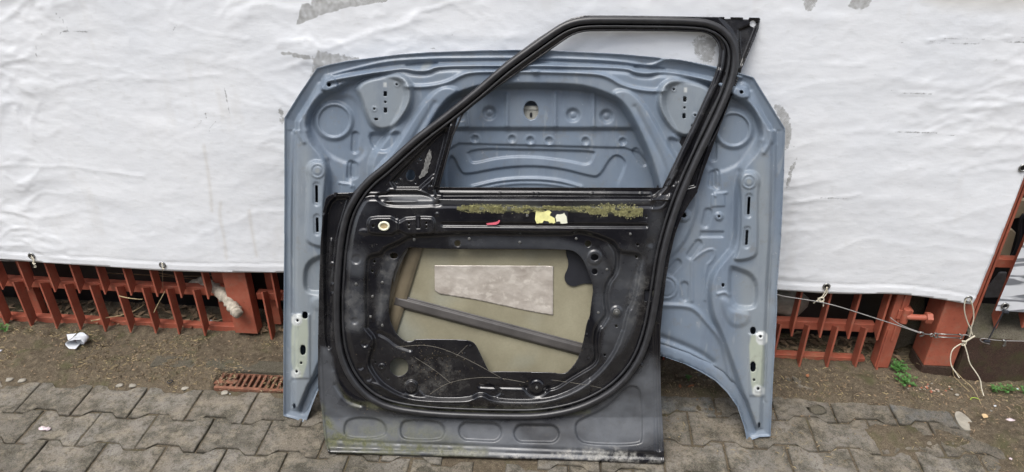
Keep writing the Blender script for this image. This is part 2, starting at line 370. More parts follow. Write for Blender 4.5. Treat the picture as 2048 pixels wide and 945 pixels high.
# ================================================================== GROUND
def axis(a, b, fine0, fine1, st, coarse=.25):
    l = list(np.arange(a, fine0, coarse)); m_ = list(np.arange(fine0, fine1, st)); r = list(np.arange(fine1, b+coarse, coarse)); return np.array(l+m_+r)
PX, PY = .203, .137
def paver_edge(x):                # how far back the brick rows reach before the soil takes over
    return np.where(x < 0, 1.915, 2.06)
def soil_h(x, y):
    z = -0.0055+.005*fbm(x*6, y*6, 4, 1)
    edge = np.where(x < -.2, 1.915+.012*np.sin(x*9), 2.02+.05*fbm(x*3, y*0+1.3, 2, 8))
    cover = ss((y-edge)/.05+.3)
    z = z+cover*(.016+.018*fbm(x*7, y*7, 4, 3)+.006*fbm(x*40, y*40, 3, 5))
    rt = ss((x-(1.36+.25*(1.95-y))+.10*fbm(x*7, y*7, 3, 33))/.12)              # soil strip beyond the paving on the right
    z = z+(1-cover)*rt*(.014+.014*fbm(x*8, y*8, 4, 9)+.006*fbm(x*40, y*40, 3, 5))
    z = z+.011*ss((fbm(x*4+3, y*5, 3, 12)+.25*fbm(x*30, y*30, 3, 7)-.14)/.22)*ss((y-1.72)/.2)*(x > .3)*ss((2.0-y)/.1)
    z = z+.003*vnoise(x*90, y*90, 2)+.004*fbm(x*28, y*28, 3, 15)*ss((y-1.8)/.1)+.03*ss((y-2.3)/.5)
    return z
xs = axis(-9, 9, -2.25, 1.95, .0065, .3); ys = axis(-7, 8, 1.36, 2.5, .0065, .3)
X, Y = np.meshgrid(xs, ys); Z = soil_h(X, Y)
Z = np.where((X > -1.24) & (X < -.94) & (Y > 1.925) & (Y < 2.015), -.05, Z)      # sunken under the grate
idx = np.arange(X.size).reshape(X.shape)
q = np.stack([idx[:-1, :-1], idx[:-1, 1:], idx[1:, 1:], idx[1:, :-1]], -1).reshape(-1, 4)
o = mesh_np('ground', np.stack([X, Y, Z], -1).reshape(-1, 3), q, M['soil']); o['kind'] = 'structure'
# interlocking double-T concrete pavers, one sheet of bevelled bricks
pv, pf, pc = [], [], []
rp = np.random.RandomState(3)
def wave(x, k, off):              # near-side boundary of a brick row: dips toward the viewer at the far row's joints
    t = ((x-off) / PX) % 1.0; t = np.where(t > .5, 1-t, t)      # 0 at joint
    return -.012*np.clip((.25-t)/.06, -1, 1)
def rowoff(k, x=0): return -1.064+(PX/2 if k % 2 else 0)
for k in range(-22, 3):
    for side in (0, 1):
        for i in range(-40, 40):
            jx = rowoff(k)+i*PX+(.1 if side else 0)
            xa, xb = jx, jx+PX
            if side == 0 and xb > -.2 or side == 1 and xa < -.22: continue
            if side == 1 and k >= 1 and xa > 1.25: continue
            if side == 1 and xb > 1.62-.1*k+.03*rp.rand()+.1: 
                if k > -3: continue
            if side == 0 and k >= 1: continue
            if side == 1 and k == 2 and rp.rand() < .45: continue
            if abs(xa) > 5: continue
            off = .1 if side else 0
            base0 = 1.787+k*PY; g_ = .0022
            n = 17; tx = np.linspace(xa+g_, xb-g_, n)
            lo = base0+wave(tx, k, rowoff(k)+off)+g_; hi = base0+PY+wave(tx, k+1, rowoff(k+1)+off)-g_
            ring = [(a, b) for a, b in zip(tx, lo)]+[(tx[-1]+rp.randn()*.0006, lo[-1]+(hi[-1]-lo[-1])*t) for t in (.3, .6)]+[(a, b) for a, b in zip(tx[::-1], hi[::-1])]+[(tx[0]+rp.randn()*.0006, hi[0]+(lo[0]-hi[0])*t) for t in (.3, .6)]
            ring = np.array(ring)+rp.randn(len(ring), 2)*.0008
            ring[:, 1] += .013*(ring[:, 0]*0+(xa+xb)/2)
            cx, cy = ring.mean(0); nn = len(ring); b0 = len(pv)
            tz = rp.randn()*.0012; ta, tb = rp.randn(2)*.006
            sh = rp.rand(); new = 1.0 if (side == 1 and ((k == 1 and .25 < xa < .36) or (k == 1 and 1.02 < xa < 1.24))) else 0.0
            for ins, dz, dk in ((0, -.05, 1), (0, -.0045, .95), (.0022, -.0010, .5), (.0055, 0, .1), (.022, .0004, 0)):
                r = ring.copy(); d = r-[cx, cy]; L = np.abs(d)
                r[:, 0] -= np.sign(d[:, 0])*np.minimum(ins, L[:, 0]); r[:, 1] -= np.sign(d[:, 1])*np.minimum(ins, L[:, 1])
                for a, b in r:
                    pv.append((a, b, dz+tz+(a-cx)*ta+(b-cy)*tb+.0008*math.sin(a*70)*math.sin(b*55))); pc.append((sh, new, dk))
            for l in range(4):
                for j in range(nn):
                    j2 = (j+1) % nn; pf.append((b0+l*nn+j, b0+l*nn+j2, b0+(l+1)*nn+j2, b0+(l+1)*nn+j))
            pf.append(tuple(b0+4*nn+j for j in range(nn)))
me = bpy.data.meshes.new('pavement'); me.from_pydata(pv, [], pf); me.materials.append(M['paver'])
at = me.color_attributes.new('mask', 'FLOAT_COLOR', 'POINT'); at.data.foreach_set('color', np.hstack([np.array(pc), np.ones((len(pc), 1))]).ravel())
o = bpy.data.objects.new('pavement', me); C.objects.link(o); o['kind'] = 'structure'
# concrete edging strip showing through the soil
kb = MB()
for a, b in ((-3.2, -1.53), (-1.52, -.52), (-.51, .5), (.51, 1.12)):
    kb.box(((a+b)/2, 2.05+.006*(a+b), -.036+(.0055 if -1.6 < a < -.6 else -.02 if a > -.6 else -.01)), (b-a-.008, .062, .1))
o = kb.build('kerb', M['kerb'], bevel=.006); o['kind'] = 'structure'
# ================================================================== FENCE
FY = 2.2
def zat(px, py, y=FY+.041): return float(Wy(px, py, y)[2])
def xat(px, py, y=FY): return float(Wy(px, py, y)[0])
def slat(x, z0, z1, y=FY, dep=.042, t=.0065, cut=.024, name='slat', parent=None, tip0=True, tip1=True):
    poly = [(x-t/2, y, z0), (x-t/2, y+dep, z0+(cut if tip0 else 0)), (x-t/2, y+dep, z1-(cut if tip1 else 0)), (x-t/2, y, z1)]
    return MB().prism(poly, (t, 0, 0)).build(name, M['red'], parent)
zr1, zr2 = zat(200, 574), zat(200, 648)         # rail heights (front face centres)
def rail(name, x0, x1, z, parent, h=.03, dep=.03, y=FY+.0425): return MB().box(((x0+x1)/2, y+dep/2, z), (x1-x0, dep, h)).build(name, M['red'], parent, bevel=.002)
tips = [12, 63, 115, 163, 213, 264, 315, 362, 414]; lx = [float(G(p, 660+.036*p)[0]) for p in tips]
dxs = (lx[-1]-lx[0])/8; lx = [lx[0]-dxs*i for i in (8, 7, 6, 5, 4, 3, 2, 1)]+lx
xe = xat(462, 640)
fl = thing('metal_fence', 'red steel fence panel of pointed slats at the left, ending before the blue bonnet', 'fence', (lx[8], FY+.05, 0))
zt_ = zat(100, 567)+.012
for z in (zr1, zr2, 1.0, 1.45): rail('rail', lx[0]-.1, xe, z, fl, h=.036)
for x in lx: slat(x, .012+.004*random.random(), zt_+.016, parent=fl)
for x in lx: slat(x+dxs*.5, zt_-.022, 1.6, parent=fl, tip1=False)
zz = (zr1+zr2)/2
MB().box((xat(70, 600, FY+.075), FY+.085, .82), (.03, .03, 1.6)).build('upright', M['red'], fl)
MB().box((xat(455, 600, FY+.08), FY+.09, .8), (.075, .03, 1.56)).build('upright', M['red'], fl)
MB().box(((xe+xat(507, 640))/2, FY+.035, .83), (xat(507, 640)-xe, .05, 1.6)).build('end_post', M['red'], fl, bevel=.002)
xg = xat(512, 640)
fm = thing('metal_fence', 'red steel fence panel continuing behind the blue grey bonnet', 'fence', (xg, FY+.05, 0))
zq1, zq2 = zat(560, 595), zat(545, 689)+.02
for z in (zq1, zq2, 1.0, 1.45): rail('rail', xg, .62, z, fm)
sx = xat(525, 620); xm = sx
while xm < .6:
    slat(xm+.012, .0, zq1+.05, parent=fm); slat(xm+.062, zq1-.02, 1.6, parent=fm, tip1=False); xm += dxs
MB().box((xat(555, 640, FY+.09), FY+.1, .5), (.03, .03, .95)).build('upright', M['red'], fm)
rt = [1599, 1653, 1707, 1749]; rx = [float(G(p, 741)[0]) for p in rt]; dr = (rx[2]-rx[0])/2
fr = thing('metal_gate', 'red steel gate of pointed slats right of the bonnet, hinged to the square post', 'gate', (rx[3], FY+.05, 0))
zg1, zg2 = zat(1660, 654), zat(1660, 722)
for z in (zg1, zg2, 1.0, 1.45): rail('rail', .66, xat(1752, 690), z, fr, h=.036)
gx = [rx[0]-dr*5, rx[0]-dr*4, rx[0]-dr*3, rx[0]-dr*2, rx[0]-dr]+rx
for x in gx: slat(x, .005, zg1+.03, parent=fr, t=.007)
for x in gx: slat(x+(.056 if x < rx[3] else .03)-.01, zg1-.02, 1.6, parent=fr, tip1=False, t=.007)
MB().box((xat(1776, 700), FY+.03, .82), (.05, .05, 1.6)).build('end_post', M['red'], fr, bevel=.003)
hz = zat(1845, 618)
hx = xat(1795, 620)
b = MB(); b.box((hx+.03, FY+.02, hz), (.05, .045, .04)); b.tube([(hx+.03, FY-.005, hz+.03), (hx+.03, FY-.005, hz-.03)], .013, 10)
b.tube([(hx+.03, FY-.012, hz), (hx+.10, FY-.012, hz)], .011, 10); b.build('hinge', M['red'], fr, smooth=False, bevel=.002)
b = MB(); b.tube([(hx+.095, FY-.012, hz), (hx+.115, FY-.012, hz)], .021, 6); b.build('bolt_head', M['red'], fr, bevel=.0015)
# square gate post
bl, br = G(1839, 752), G(1899, 756)
ps = thing('gate_post', 'thick square red painted steel post with a dirty foot beside the brown painted plinth', 'post', ((bl[0]+br[0])/2, bl[1]+.05, 0))
w_ = float(br[0]-bl[0])
def sq(z0, z1, w, o=0): return MB().box(((bl[0]+br[0])/2, bl[1]+w_/2, (z0+z1)/2), (w+o, w+o, z1-z0))
sq(.05, 1.7, w_).build('shaft', M['red'], ps, bevel=.004)
sq(-.03, .05, w_, .004).build('foot', M['brownpaint'], ps, bevel=.004)
# plinth to the right
y0 = bl[1]+.0; zt = zat(1990, 672, y0)
pl = MB(); x0, x1 = float(br[0])+.012, 4.5; n = 160
prof = [(y0-.012, -.05), (y0-.01, zt*.5), (y0, zt-.012), (y0+.012, zt), (y0+.22, zt+.008), (y0+.22, -.05)]
for i in range(n+1):
    x = x0+(x1-x0)*(i/n)**1.6
    for j, (a, c_) in enumerate(prof):
        e = .006*float(fbm(np.array(x*14), np.array(a*14+c_*9.), 3, 4)); pl.v.append(V((x, a+e, c_+e*(.8 if j in (3, 4) else 0))))
for i in range(n):
    for j in range(5): pl.f.append([i*6+j, (i+1)*6+j, (i+1)*6+j+1, i*6+j+1])
pl.f.append([0, 1, 2, 3, 4, 5]); pl.f.append([n*6+j for j in range(6)][::-1])
o = pl.build('plinth', M['brownpaint'], origin=(x0, y0, 0)); tag(o, 'low plinth with flaking brown painted front and raw concrete top at the right edge', 'plinth')
o.data.materials.append(M['concrete'])
for p in o.data.polygons:
    if p.normal.z > .6: p.material_index = 1
# right fence above the plinth
yr = y0+.03
f2 = thing('metal_fence', 'red steel fence bars standing over the concrete plinth, between the two tarps', 'fence', (xat(1990, 620, yr), yr, zt))
def bar_between(px0, py0, px1, py1, y, wd, dep, nm, par, m='red'):
    a = Wy(px0, py0, y); b_ = Wy(px1, py1, y); x = (a[0]+b_[0])/2
    return MB().prism([(x, y, a[2]), (x, y+dep, a[2]+.02), (x, y+dep, b_[2]), (x, y, b_[2])], (wd, 0, 0)).build(nm, M[m], par)
xb1 = xat(1958, 605, yr)
for xx, z0 in ((xb1, zt+.02), (xb1+.085, zt+.012), (xb1+.175, zt+.02), (xb1+.26, zt+.015), (xb1+.35, zt+.02)):
    MB().prism([(xx, yr, z0), (xx, yr+.04, z0+.03), (xx, yr+.04, 1.55), (xx, yr, 1.55)], (.008, 0, 0)).build('slat', M['red'], f2)
zr = zat(2005, 528, yr+.04)
MB().box((xb1+.9, yr+.058, zr), (2.1, .03, .034)).build('rail', M['red'], f2, bevel=.002)
MB().box((xb1+.9, yr+.058, 1.3), (2.1, .03, .034)).build('rail', M['red'], f2, bevel=.002)
# ================================================================== WHITE TARPAULIN
def Wt(px, py, y): return Wy(px, py, y)
TY = 2.183
bot = [(-700, 470), (-300, 495), (0, 516), (63, 521), (200, 530), (325, 539), (420, 542), (560, 543), (900, 553), (1300, 566), (1560, 578), (1640, 584), (1700, 586), (1780, 585), (1830, 589), (1880, 596), (1925, 604), (1942, 607)]
bp = np.array([Wt(a, b_, TY) for a, b_ in bot])
rgt = np.array([Wt(a, b_, TY) for a, b_ in [(1942, 607), (1952, 588), (2048, 345), (2048+120, 40), (2048+240, -260)]])
st = .0068
xs = np.arange(bp[0, 0], rgt[-1, 0]+.1, st); zs = np.arange(.2, 2.15, st)
X, Z = np.meshgrid(xs, zs)
zb = np.interp(xs, bp[:, 0], bp[:, 2]); zb = np.convolve(np.pad(zb, 6, mode='edge'), np.ones(13)/13, 'valid')
xr = np.interp(zs, rgt[:, 2], rgt[:, 0])
DX = X-xr[:, None]; DZ = zb[None]-Z; S = np.maximum(DX, DZ)
# picture coordinates of each tarp point (to place the scuffs at their own spot on the cloth)
vx, vy, vz = X, np.full_like(X, TY), Z-HC
cx_, sx_ = math.cos(YAW), math.sin(YAW)
qx = vx*cx_+vy*sx_; qy = -vx*sx_+vy*cx_
fw = qy*math.cos(PITCH)-vz*math.sin(PITCH); up_ = qy*math.sin(PITCH)+vz*math.cos(PITCH)
U = 1024+FPX*qx/fw; W_ = 472-FPX*up_/fw
wx = X+.10*fbm(X*3, Z*3, 3, 21); wz = Z+.08*fbm(X*3+7, Z*3, 3, 22)
cr = lambda q, k: np.exp(-np.abs(q)*k)                                    # sharp-topped creases
mod = ss((fbm(X*1.5, Z*1.9, 3, 3)+.18)/.5)
a = cr(fbm(wx*1.3+wz*.9, wz*4.5-wx*.8, 3, 2), 14); b_ = cr(fbm(wx*4+wz*2, wz*12-wx*2.5, 3, 6), 9); e_ = cr(fbm(wx*8-wz*7, wz*11+wx*7, 3, 11), 9)
D = .013*fbm(X*.8+Z*.5, Z*1.5-X*.3, 2, 1)+.0040*fbm(wx*2.6+wz*1.5, wz*6-wx*1.2, 3, 14)*(.4+mod)+.0030*a*(.4+mod)+.0026*b_*(.2+mod)+.0016*e_*(.25+mod)+.0006*fbm(X*60, Z*60, 2, 5)
lowflat = ss((-DZ-.004)/.05)
D = D*(.35+.65*lowflat)
hem = -DZ                                       # height over the bottom edge
D = D+.0016*ss((.034-hem)/.004)-.0012*np.exp(-((hem-.036)/.004)**2)
def scr(pts, amp, wd):
    p = np.array(pts, float); k = (U > p[:, 0].min()-20) & (U < p[:, 0].max()+20) & (W_ > p[:, 1].min()-20) & (W_ < p[:, 1].max()+20)
    D[k] += amp*np.exp(-(dist(U[k], W_[k], p)/wd)**2)
for p, am, wd in (([(120, 172), (180, 158), (250, 152), (330, 160), (440, 147)], .004, 5), ([(0, 328), (110, 330), (200, 340), (290, 352)], .005, 6), ([(440, 185), (480, 200), (540, 215), (600, 220)], .004, 4), ([(1500, 130), (1600, 120), (1720, 128)], .003, 4),
      ([(1570, 402), (1640, 396), (1720, 385)], .006, 5), ([(1790, 182), (1900, 190), (2048, 200)], .006, 4), ([(1780, 262), (1880, 262), (1950, 272)], .004, 4), ([(1850, 79), (1900, 72), (1980, 74), (2060, 74)], .008, 3), ([(340, 40), (420, 70), (500, 75)], .004, 5), ([(0, 118), (100, 120), (200, 125), (300, 155)], .003, 6)):
    scr([(x, y+rng.randn()*1.5) for x, y in chaikin(p, 2, False)], am*.26, wd*.5)
MK = np.zeros(X.shape+(3,))
def worn(ch, p, v, w=14, sm=1):
    p = chaikin(p, sm) if sm else np.array(p, float); k = (U > p[:, 0].min()-w) & (U < p[:, 0].max()+w) & (W_ > p[:, 1].min()-w) & (W_ < p[:, 1].max()+w)
    MK[k, ch] = np.maximum(MK[k, ch], v*ss(.5-sd(U[k], W_[k], p)/w))
worn(0, [(594, 50), (606, 6), (624, 8), (628, -40), (800, -60), (775, 2), (700, 13), (640, 30)], 1, 5, 0)
worn(0, [(625, 135), (630, 98), (660, 102), (710, 112), (735, 122), (690, 150), (620, 160)], .8, 14)
worn(0, [(562, 101), (600, 104), (628, 112), (628, 118), (590, 113), (560, 106)], .8, 8)
worn(0, [(1384, 70), (1410, 66), (1428, 72), (1432, 95), (1420, 130), (1400, 122), (1384, 100)], .72, 16)
worn(0, [(1540, 205), (1560, 206), (1578, 228), (1582, 262), (1576, 292), (1566, 300), (1560, 240)], .95, 9)
worn(0, [(1590, 308), (1594, 312), (1582, 345), (1574, 380), (1568, 378), (1574, 340)], .8, 9)
worn(0, [(1600, -10), (1636, -10), (1628, 14), (1612, 26), (1606, 14)], .8, 10); worn(0, [(1690, 10), (1705, -8), (1745, -8), (1735, 12), (1710, 18)], .9, 7)
worn(0, [(556, 215), (570, 210), (570, 250), (560, 250)], .6, 8); worn(0, [(384, 262), (396, 240), (408, 236), (400, 262), (392, 278)], .35, 9)
worn(2, [(1830, -30), (2100, -40), (2100, 16), (1960, 20), (1850, 10)], .45, 40)
for p in ([(446, 165), (456, 195), (462, 226)], [(412, 225), (418, 240)], [(420, 262), (424, 250), (434, 240)], [(75, 90), (75, 118)], [(1772, 235), (1778, 250), (1770, 275)], [(1852, 80), (1900, 73), (1960, 75), (2060, 74)], [(1790, 84), (1870, 86), (2060, 82)], [(115, 25), (130, 45), (140, 62)], [(180, 64), (130, 60), (120, 68)], [(1745, 145), (1757, 146)], [(360, 42), (345, 62)], [(1780, 180), (1850, 186), (1860, 184)], [(1763, 262), (1850, 262), (1900, 268), (1915, 272)], [(862, 96), (880, 92)], [(900, 66), (905, 68)], [(1640, 392), (1700, 396)]):
    q_ = chaikin(p, 1, False); k = (U > q_[:, 0].min()-20) & (U < q_[:, 0].max()+20) & (W_ > q_[:, 1].min()-20) & (W_ < q_[:, 1].max()+20)
    MK[k, 1] = np.maximum(MK[k, 1], .62*np.exp(-(dist(U[k], W_[k], q_)/2.4)**2))
for p in ([(443, 405), (440, 430), (450, 470), (455, 515)], [(500, 420), (505, 460), (515, 510)], [(410, 290), (422, 370), (425, 420)]):
    q_ = chaikin(p, 1, False); k = (U > 380) & (U < 540) & (W_ > 270); MK[k, 2] = np.maximum(MK[k, 2], .3*np.exp(-(dist(U[k], W_[k], q_)/3.5)**2))
def tarp_mesh(name, X, Z, Yf, S, m, parent, MK, st):
    gy, gx = np.gradient(S, st); g = np.hypot(gx, gy)+1e-6
    fc = (S[:-1, :-1]+S[1:, :-1]+S[:-1, 1:]+S[1:, 1:])/4 < 0
    used = np.zeros(S.shape, int)
    for a in (0, 1):
        for b in (0, 1): used[a:S.shape[0]-1+a, b:S.shape[1]-1+b] += fc
    bd = ((used > 0) & (used < 4)) & (np.abs(S) < st*2); mv = np.where(bd, np.clip(S, -st*1.1, st*1.1), 0)
    X2 = X-gx/g*mv; Z2 = Z-gy/g*mv; u = used > 0; idx = -np.ones(S.shape, int); idx[u] = np.arange(u.sum())
    q = np.stack([idx[:-1, :-1][fc], idx[:-1, 1:][fc], idx[1:, 1:][fc], idx[1:, :-1][fc]], 1)
    return mesh_np(name, np.stack([X2, Yf, Z2], -1)[u], q, m, parent, MK[u])
tp = thing('tarpaulin', 'big creased white tarpaulin with grey scuffed patches covering the fence behind the bonnet', 'tarpaulin', (0, TY, .45))
o = tarp_mesh('sheet', X, Z, TY-D-.006, S, M['tarp'], tp, MK, st)
md = o.modifiers.new('thickness', 'SOLIDIFY'); md.thickness = .0012; md.offset = -1
def ring_at(px, py, y, m, parent, name='grommet', R0=.0105, r=.0032):
    c_ = Wy(px, py, y); n = 20
    pts = [(c_[0]+R0*math.cos(2*math.pi*i/n), y, c_[2]+R0*math.sin(2*math.pi*i/n)) for i in range(n)]
    b = MB().tube(pts, r, 6, closed=True)
    return b.build(name, m, parent, smooth=True), c_
def dark_disc(px, py, y, parent, r=.008):
    c_ = Wy(px, py, y); n = 16
    return MB().prism([(c_[0]+r*math.cos(2*math.pi*i/n), y, c_[2]+r*math.sin(2*math.pi*i/n)) for i in range(n)], (0, .002, 0)).build('eyelet_hole', M['dark'], parent)
GY = TY-.0085
for px, py in ((63, 512), (325, 530), (1653, 573), (1937, 598), (2046, 336)):
    ring_at(px, py, GY-.001, M['zinc'], tp); dark_disc(px, py, GY, tp)
# second, printed tarpaulin at the right edge
t2 = thing('tarpaulin', 'small printed tarpaulin with grey and white stripes at the right edge above the plinth', 'tarpaulin', Wy(2048, 620, yr-.015))
y2 = yr-.016
P2 = np.array([Wy(a, b, y2) for a, b in [(1990, 621), (2047, 487), (2140, 240), (2300, 330), (2260, 636), (2048, 624)]])[:, [0, 2]]
st2 = .005; X, Z = np.meshgrid(np.arange(P2[:, 0].min()-.01, P2[:, 0].max()+.01, st2), np.arange(P2[:, 1].min()-.01, P2[:, 1].max()+.01, st2))
S = sd(X, Z, P2); D = .003*fbm(X*8, Z*8, 4, 3)
m = Mat('printed_tarp', .4); v = m.noise(3.0, 3, .5, (1.2, 1, 7, (0, .25, 0)), 1.2)
c = m.mix(m.ramp(v, .47, .53), (.66, .68, .71), (.19, .20, .22)); c = m.mix(m.ramp(v, .60, .63), c, (.55, .56, .58)); m.col(c); m.bump(m.noise(30, 4), .2, .004)
tarp_mesh('sheet', X, Z, y2-D, S, m.m, t2, np.zeros(X.shape+(3,)), st2)
ring_at(2010, 612, y2-.004, M['zinc'], t2); dark_disc(2010, 612, y2-.003, t2)
# ================================================================== BEHIND THE FENCE
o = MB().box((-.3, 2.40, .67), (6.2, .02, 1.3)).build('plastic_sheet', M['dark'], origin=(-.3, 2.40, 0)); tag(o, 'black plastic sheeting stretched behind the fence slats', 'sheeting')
o = MB().box((-1, -7.5, 3.05), (19, .4, 6.2)).build('added_dark_wall', M['ocre'], origin=(-1, -7.5, 0)); tag(o, 'long dull wall added unseen behind the viewer to darken the door reflections', 'wall')  # unseen wall added for dark reflections and less frontal sky light
# ================================================================== BONNET
BP = Plane(G(568, 831), G(1541, 873), .262)
def mir(p):
    r = []
    for x, y in p:
        c = 1071-.0215*(y-150); s_ = .0205+(y-250)*.00004; r.append((2*c-x, y-s_*2*(x-c)))
    return r
OB = [(569, 236), (600, 186), (634, 136), (660, 129), (695, 122), (750, 115), (797, 109), (860, 104.5), (960, 101), (1029, 99.7), (1097, 101), (1170, 104.5), (1240, 108), (1300, 113.5), (1361, 120), (1437, 134), (1481, 147), (1507, 155), (1538, 205), (1570, 257),
      (1568, 340), (1562, 475), (1554, 577), (1554, 620), (1546, 758), (1541, 873), (1520, 874), (1494, 883), (1489, 854), (1475, 813), (1455, 785), (1431, 761), (1403, 744), (1369, 727), (1322, 711), (1260, 698), (1180, 690), (1060, 684), (940, 680), (860, 684), (790, 697), (740, 714), (690, 738), (658, 758), (635, 782), (622, 815), (614, 838), (610, 846), (590, 838), (567, 832), (567, 729), (568, 542), (569, 400)]
F = Field(560, 92, 1578, 892, 1.9)
Xf, Yf = F.X, F.Y; so_ = -sd(Xf, Yf, OB)
wd = np.where(Yf < 260, 26, 20)
F.H += 3.0*ss((4-so_)/3)+9*np.clip(1-so_/wd, 0, 1)+16*ss((so_-wd+6)/12)          # hemmed rim, then the inner frame stands proud
def both(fn, pts, *a, **k): fn(pts, *a, **k); fn(mir(pts), *a, **k)
# crease lines under the front edge
top1 = cA((270, 215), (360, 190), (480, 160), (600, 132), (720, 118), (960, 108))+cB((80, 108), (500, 104), (900, 112), (1170, 130), (1299, 160))+cC((240, 235), (420, 275), (500, 300), (600, 335))
F.line(top1, 5, 3)
top2 = cA((290, 240), (480, 205), (640, 178), (730, 165), (790, 183), (880, 183), (930, 152), (1181, 150))+cB((300, 150), (700, 152), (1170, 160), (1200, 190), (1299, 200))+cC((200, 300), (340, 320), (450, 350))
F.line(top2, 5, 3); F.line([(a, b+7) for a, b in top2], -4, 4)
F.area(cB((1190, 145), (1300, 150), (1400, 170), (1380, 185), (1220, 180)), -5, 4); F.area(mir(cB((1190, 145), (1300, 150), (1400, 170), (1380, 185), (1220, 180))), -5, 4)
# low pans between the frame members
pan = [(1503, 212), (1525, 262), (1516, 300), (1488, 330), (1474, 360), (1472, 420), (1470, 490), (1452, 512), (1425, 545), (1417, 580), (1423, 630), (1438, 660), (1455, 705), (1468, 740), (1487, 795), (1503, 840), (1512, 862), (1497, 866), (1480, 815), (1455, 782), (1420, 752), (1370, 729), (1320, 712), (1180, 694), (1068, 688), (1068, 500), (1380, 400), (1400, 340), (1352, 268), (1326, 215), (1330, 178), (1352, 160), (1400, 162), (1440, 176), (1470, 196)]
both(F.area, pan, -19, 15)
# U-shaped member and central recess
ring_o = [(1068, 143), (1180, 146), (1215, 152), (1245, 172), (1290, 182), (1330, 182), (1330, 250), (1372, 330), (1399, 400), (1385, 452), (1362, 496), (1320, 530), (1220, 560), (1068, 570)]
rec = [(1068, 172), (1150, 174), (1186, 181), (1222, 195), (1246, 209), (1277, 265), (1304, 330), (1322, 400), (1325, 440), (1300, 480), (1220, 510), (1068, 520)]
full = lambda p: p+mir(p)[::-1]
F.line(ring_o[:6], 6, 4); F.line(mir(ring_o[:6]), 6, 4)
both(F.area, [(1246, 178), (1268, 186), (1300, 225), (1345, 310), (1385, 360), (1399, 400), (1385, 452), (1362, 496), (1320, 530), (1180, 545), (1120, 540), (1120, 515), (1220, 508), (1295, 480), (1320, 440), (1318, 400), (1300, 330), (1274, 268), (1240, 205), (1222, 185)], 8, 10)
F.area(full(rec), -31, 17, 2)
F.line([(1270, 214), (1302, 275), (1330, 330), (1348, 400), (1340, 450)], -3, 5); F.line(mir([(1270, 214), (1302, 275), (1330, 330), (1348, 400), (1340, 450)]), -3, 5)
# recess detail
F.H += -9*ss((Yf-252)/11)*ss(.5-sd(Xf, Yf, chaikin(full(rec), 2))/14)
for x in (936, 1014, 1110.6, 1187): F.line([(x, 190), (x, 252)], 5, 4, 0)
for x, y, r in ((978.5, 226, 15), (1146, 230, 15), (1213, 232.5, 15), (921, 229, 14)): F.disc(x, y, r-3, -7, 9); F.disc(x, y, 5, 2, 4)
for x, y in ((950, 278), (1024, 278), (1060.5, 280.5), (1098, 281.5), (1171, 282), (1245.5, 283)): F.disc(x, y, 6, -4, 7); F.ring(x, y, 9, 1.2, 2)
F.area([(890, 286), (1000, 289), (1188, 294), (1270, 296), (1300, 330), (1320, 420), (1250, 480), (890, 480), (850, 380)], -4, 4, 1)
F.area([(933, 297), (1060, 299), (1188.6, 302), (1190, 308), (1178, 332), (1141, 322), (1060, 312), (995.5, 315), (948, 327), (939, 322)], -5, 5)
F.area([(903, 303), (921, 344), (934.5, 349), (995.5, 336), (1063, 331), (1124, 337), (1182, 352.7), (1199, 352.7), (1222.5, 312), (1239.5, 310), (1253, 324), (1246, 344), (1234, 371), (1230, 420), (900, 420), (890, 340)], -5, 4.5)
F.line([(944, 374), (1002, 360), (1063, 357), (1117.5, 361), (1163, 374)], 5, 3.5); F.line([(965, 377), (1010, 368), (1063, 365.5), (1110, 369), (1150, 377)], 3, 3)
F.caps(1271.6, 303, 1287, 325, 7, -4, 4)
F.hround(1062, 220.6, 15, 19)
# corner tabs, round bosses
tab = [(641, 171), (648, 151), (668, 153), (678, 175), (672, 184), (643, 182)]
both(F.area, tab, 7, 6)
for x, y in ((658, 169.5), mir([(658, 169.5)])[0]): F.hround(x, y, 4)
for x, y in ((668, 242), (1467, 259)): F.disc(x, y, 38, 6, 10); F.disc(x, y, 31, -4.5, 3); 
both(F.area, [(690, 190), (715, 200), (725, 250), (735, 300), (720, 320), (695, 330), (640, 300), (625, 270), (620, 235), (635, 205)], -4, 12)
# hinge plates
pl_ = [(712, 178), (729, 160), (770, 152), (807, 152), (824, 171), (824, 209), (792, 250), (770, 262), (746, 256), (732, 231), (722, 197)]
both(F.area, pl_, 19, 12)
both(F.line, pl_[:5], 3, 3)
for L_ in (0, 1):
    T = (lambda x, y: (x, y)) if not L_ else (lambda x, y: mir([(x, y)])[0])
    F.hrect(*T(770.7, 187.7), 3.3, 5); F.hrect(*T(771, 220.5), 3.3, 5); F.hround(*T(770.7, 204), 2.7); F.hround(*T(752.4, 238.5), 4.2, 2.7)
    for p in ((793.7, 169), (748.7, 218)): F.ring(*T(*p), 4, 1.5, 1.5); F.hround(*T(*p), 2.2)
    F.mark(2, [T(767, 165), T(773, 165), T(773, 174), T(767, 174)], .9, 3, 0)
both(F.mark.__get__(F) if 0 else (lambda p: F.mark(0, p, .55, 14)), pl_)
both(F.area, [(738, 264), (742, 290), (756, 303), (776, 303), (795, 286), (803, 262), (772, 270)], -8, 9)
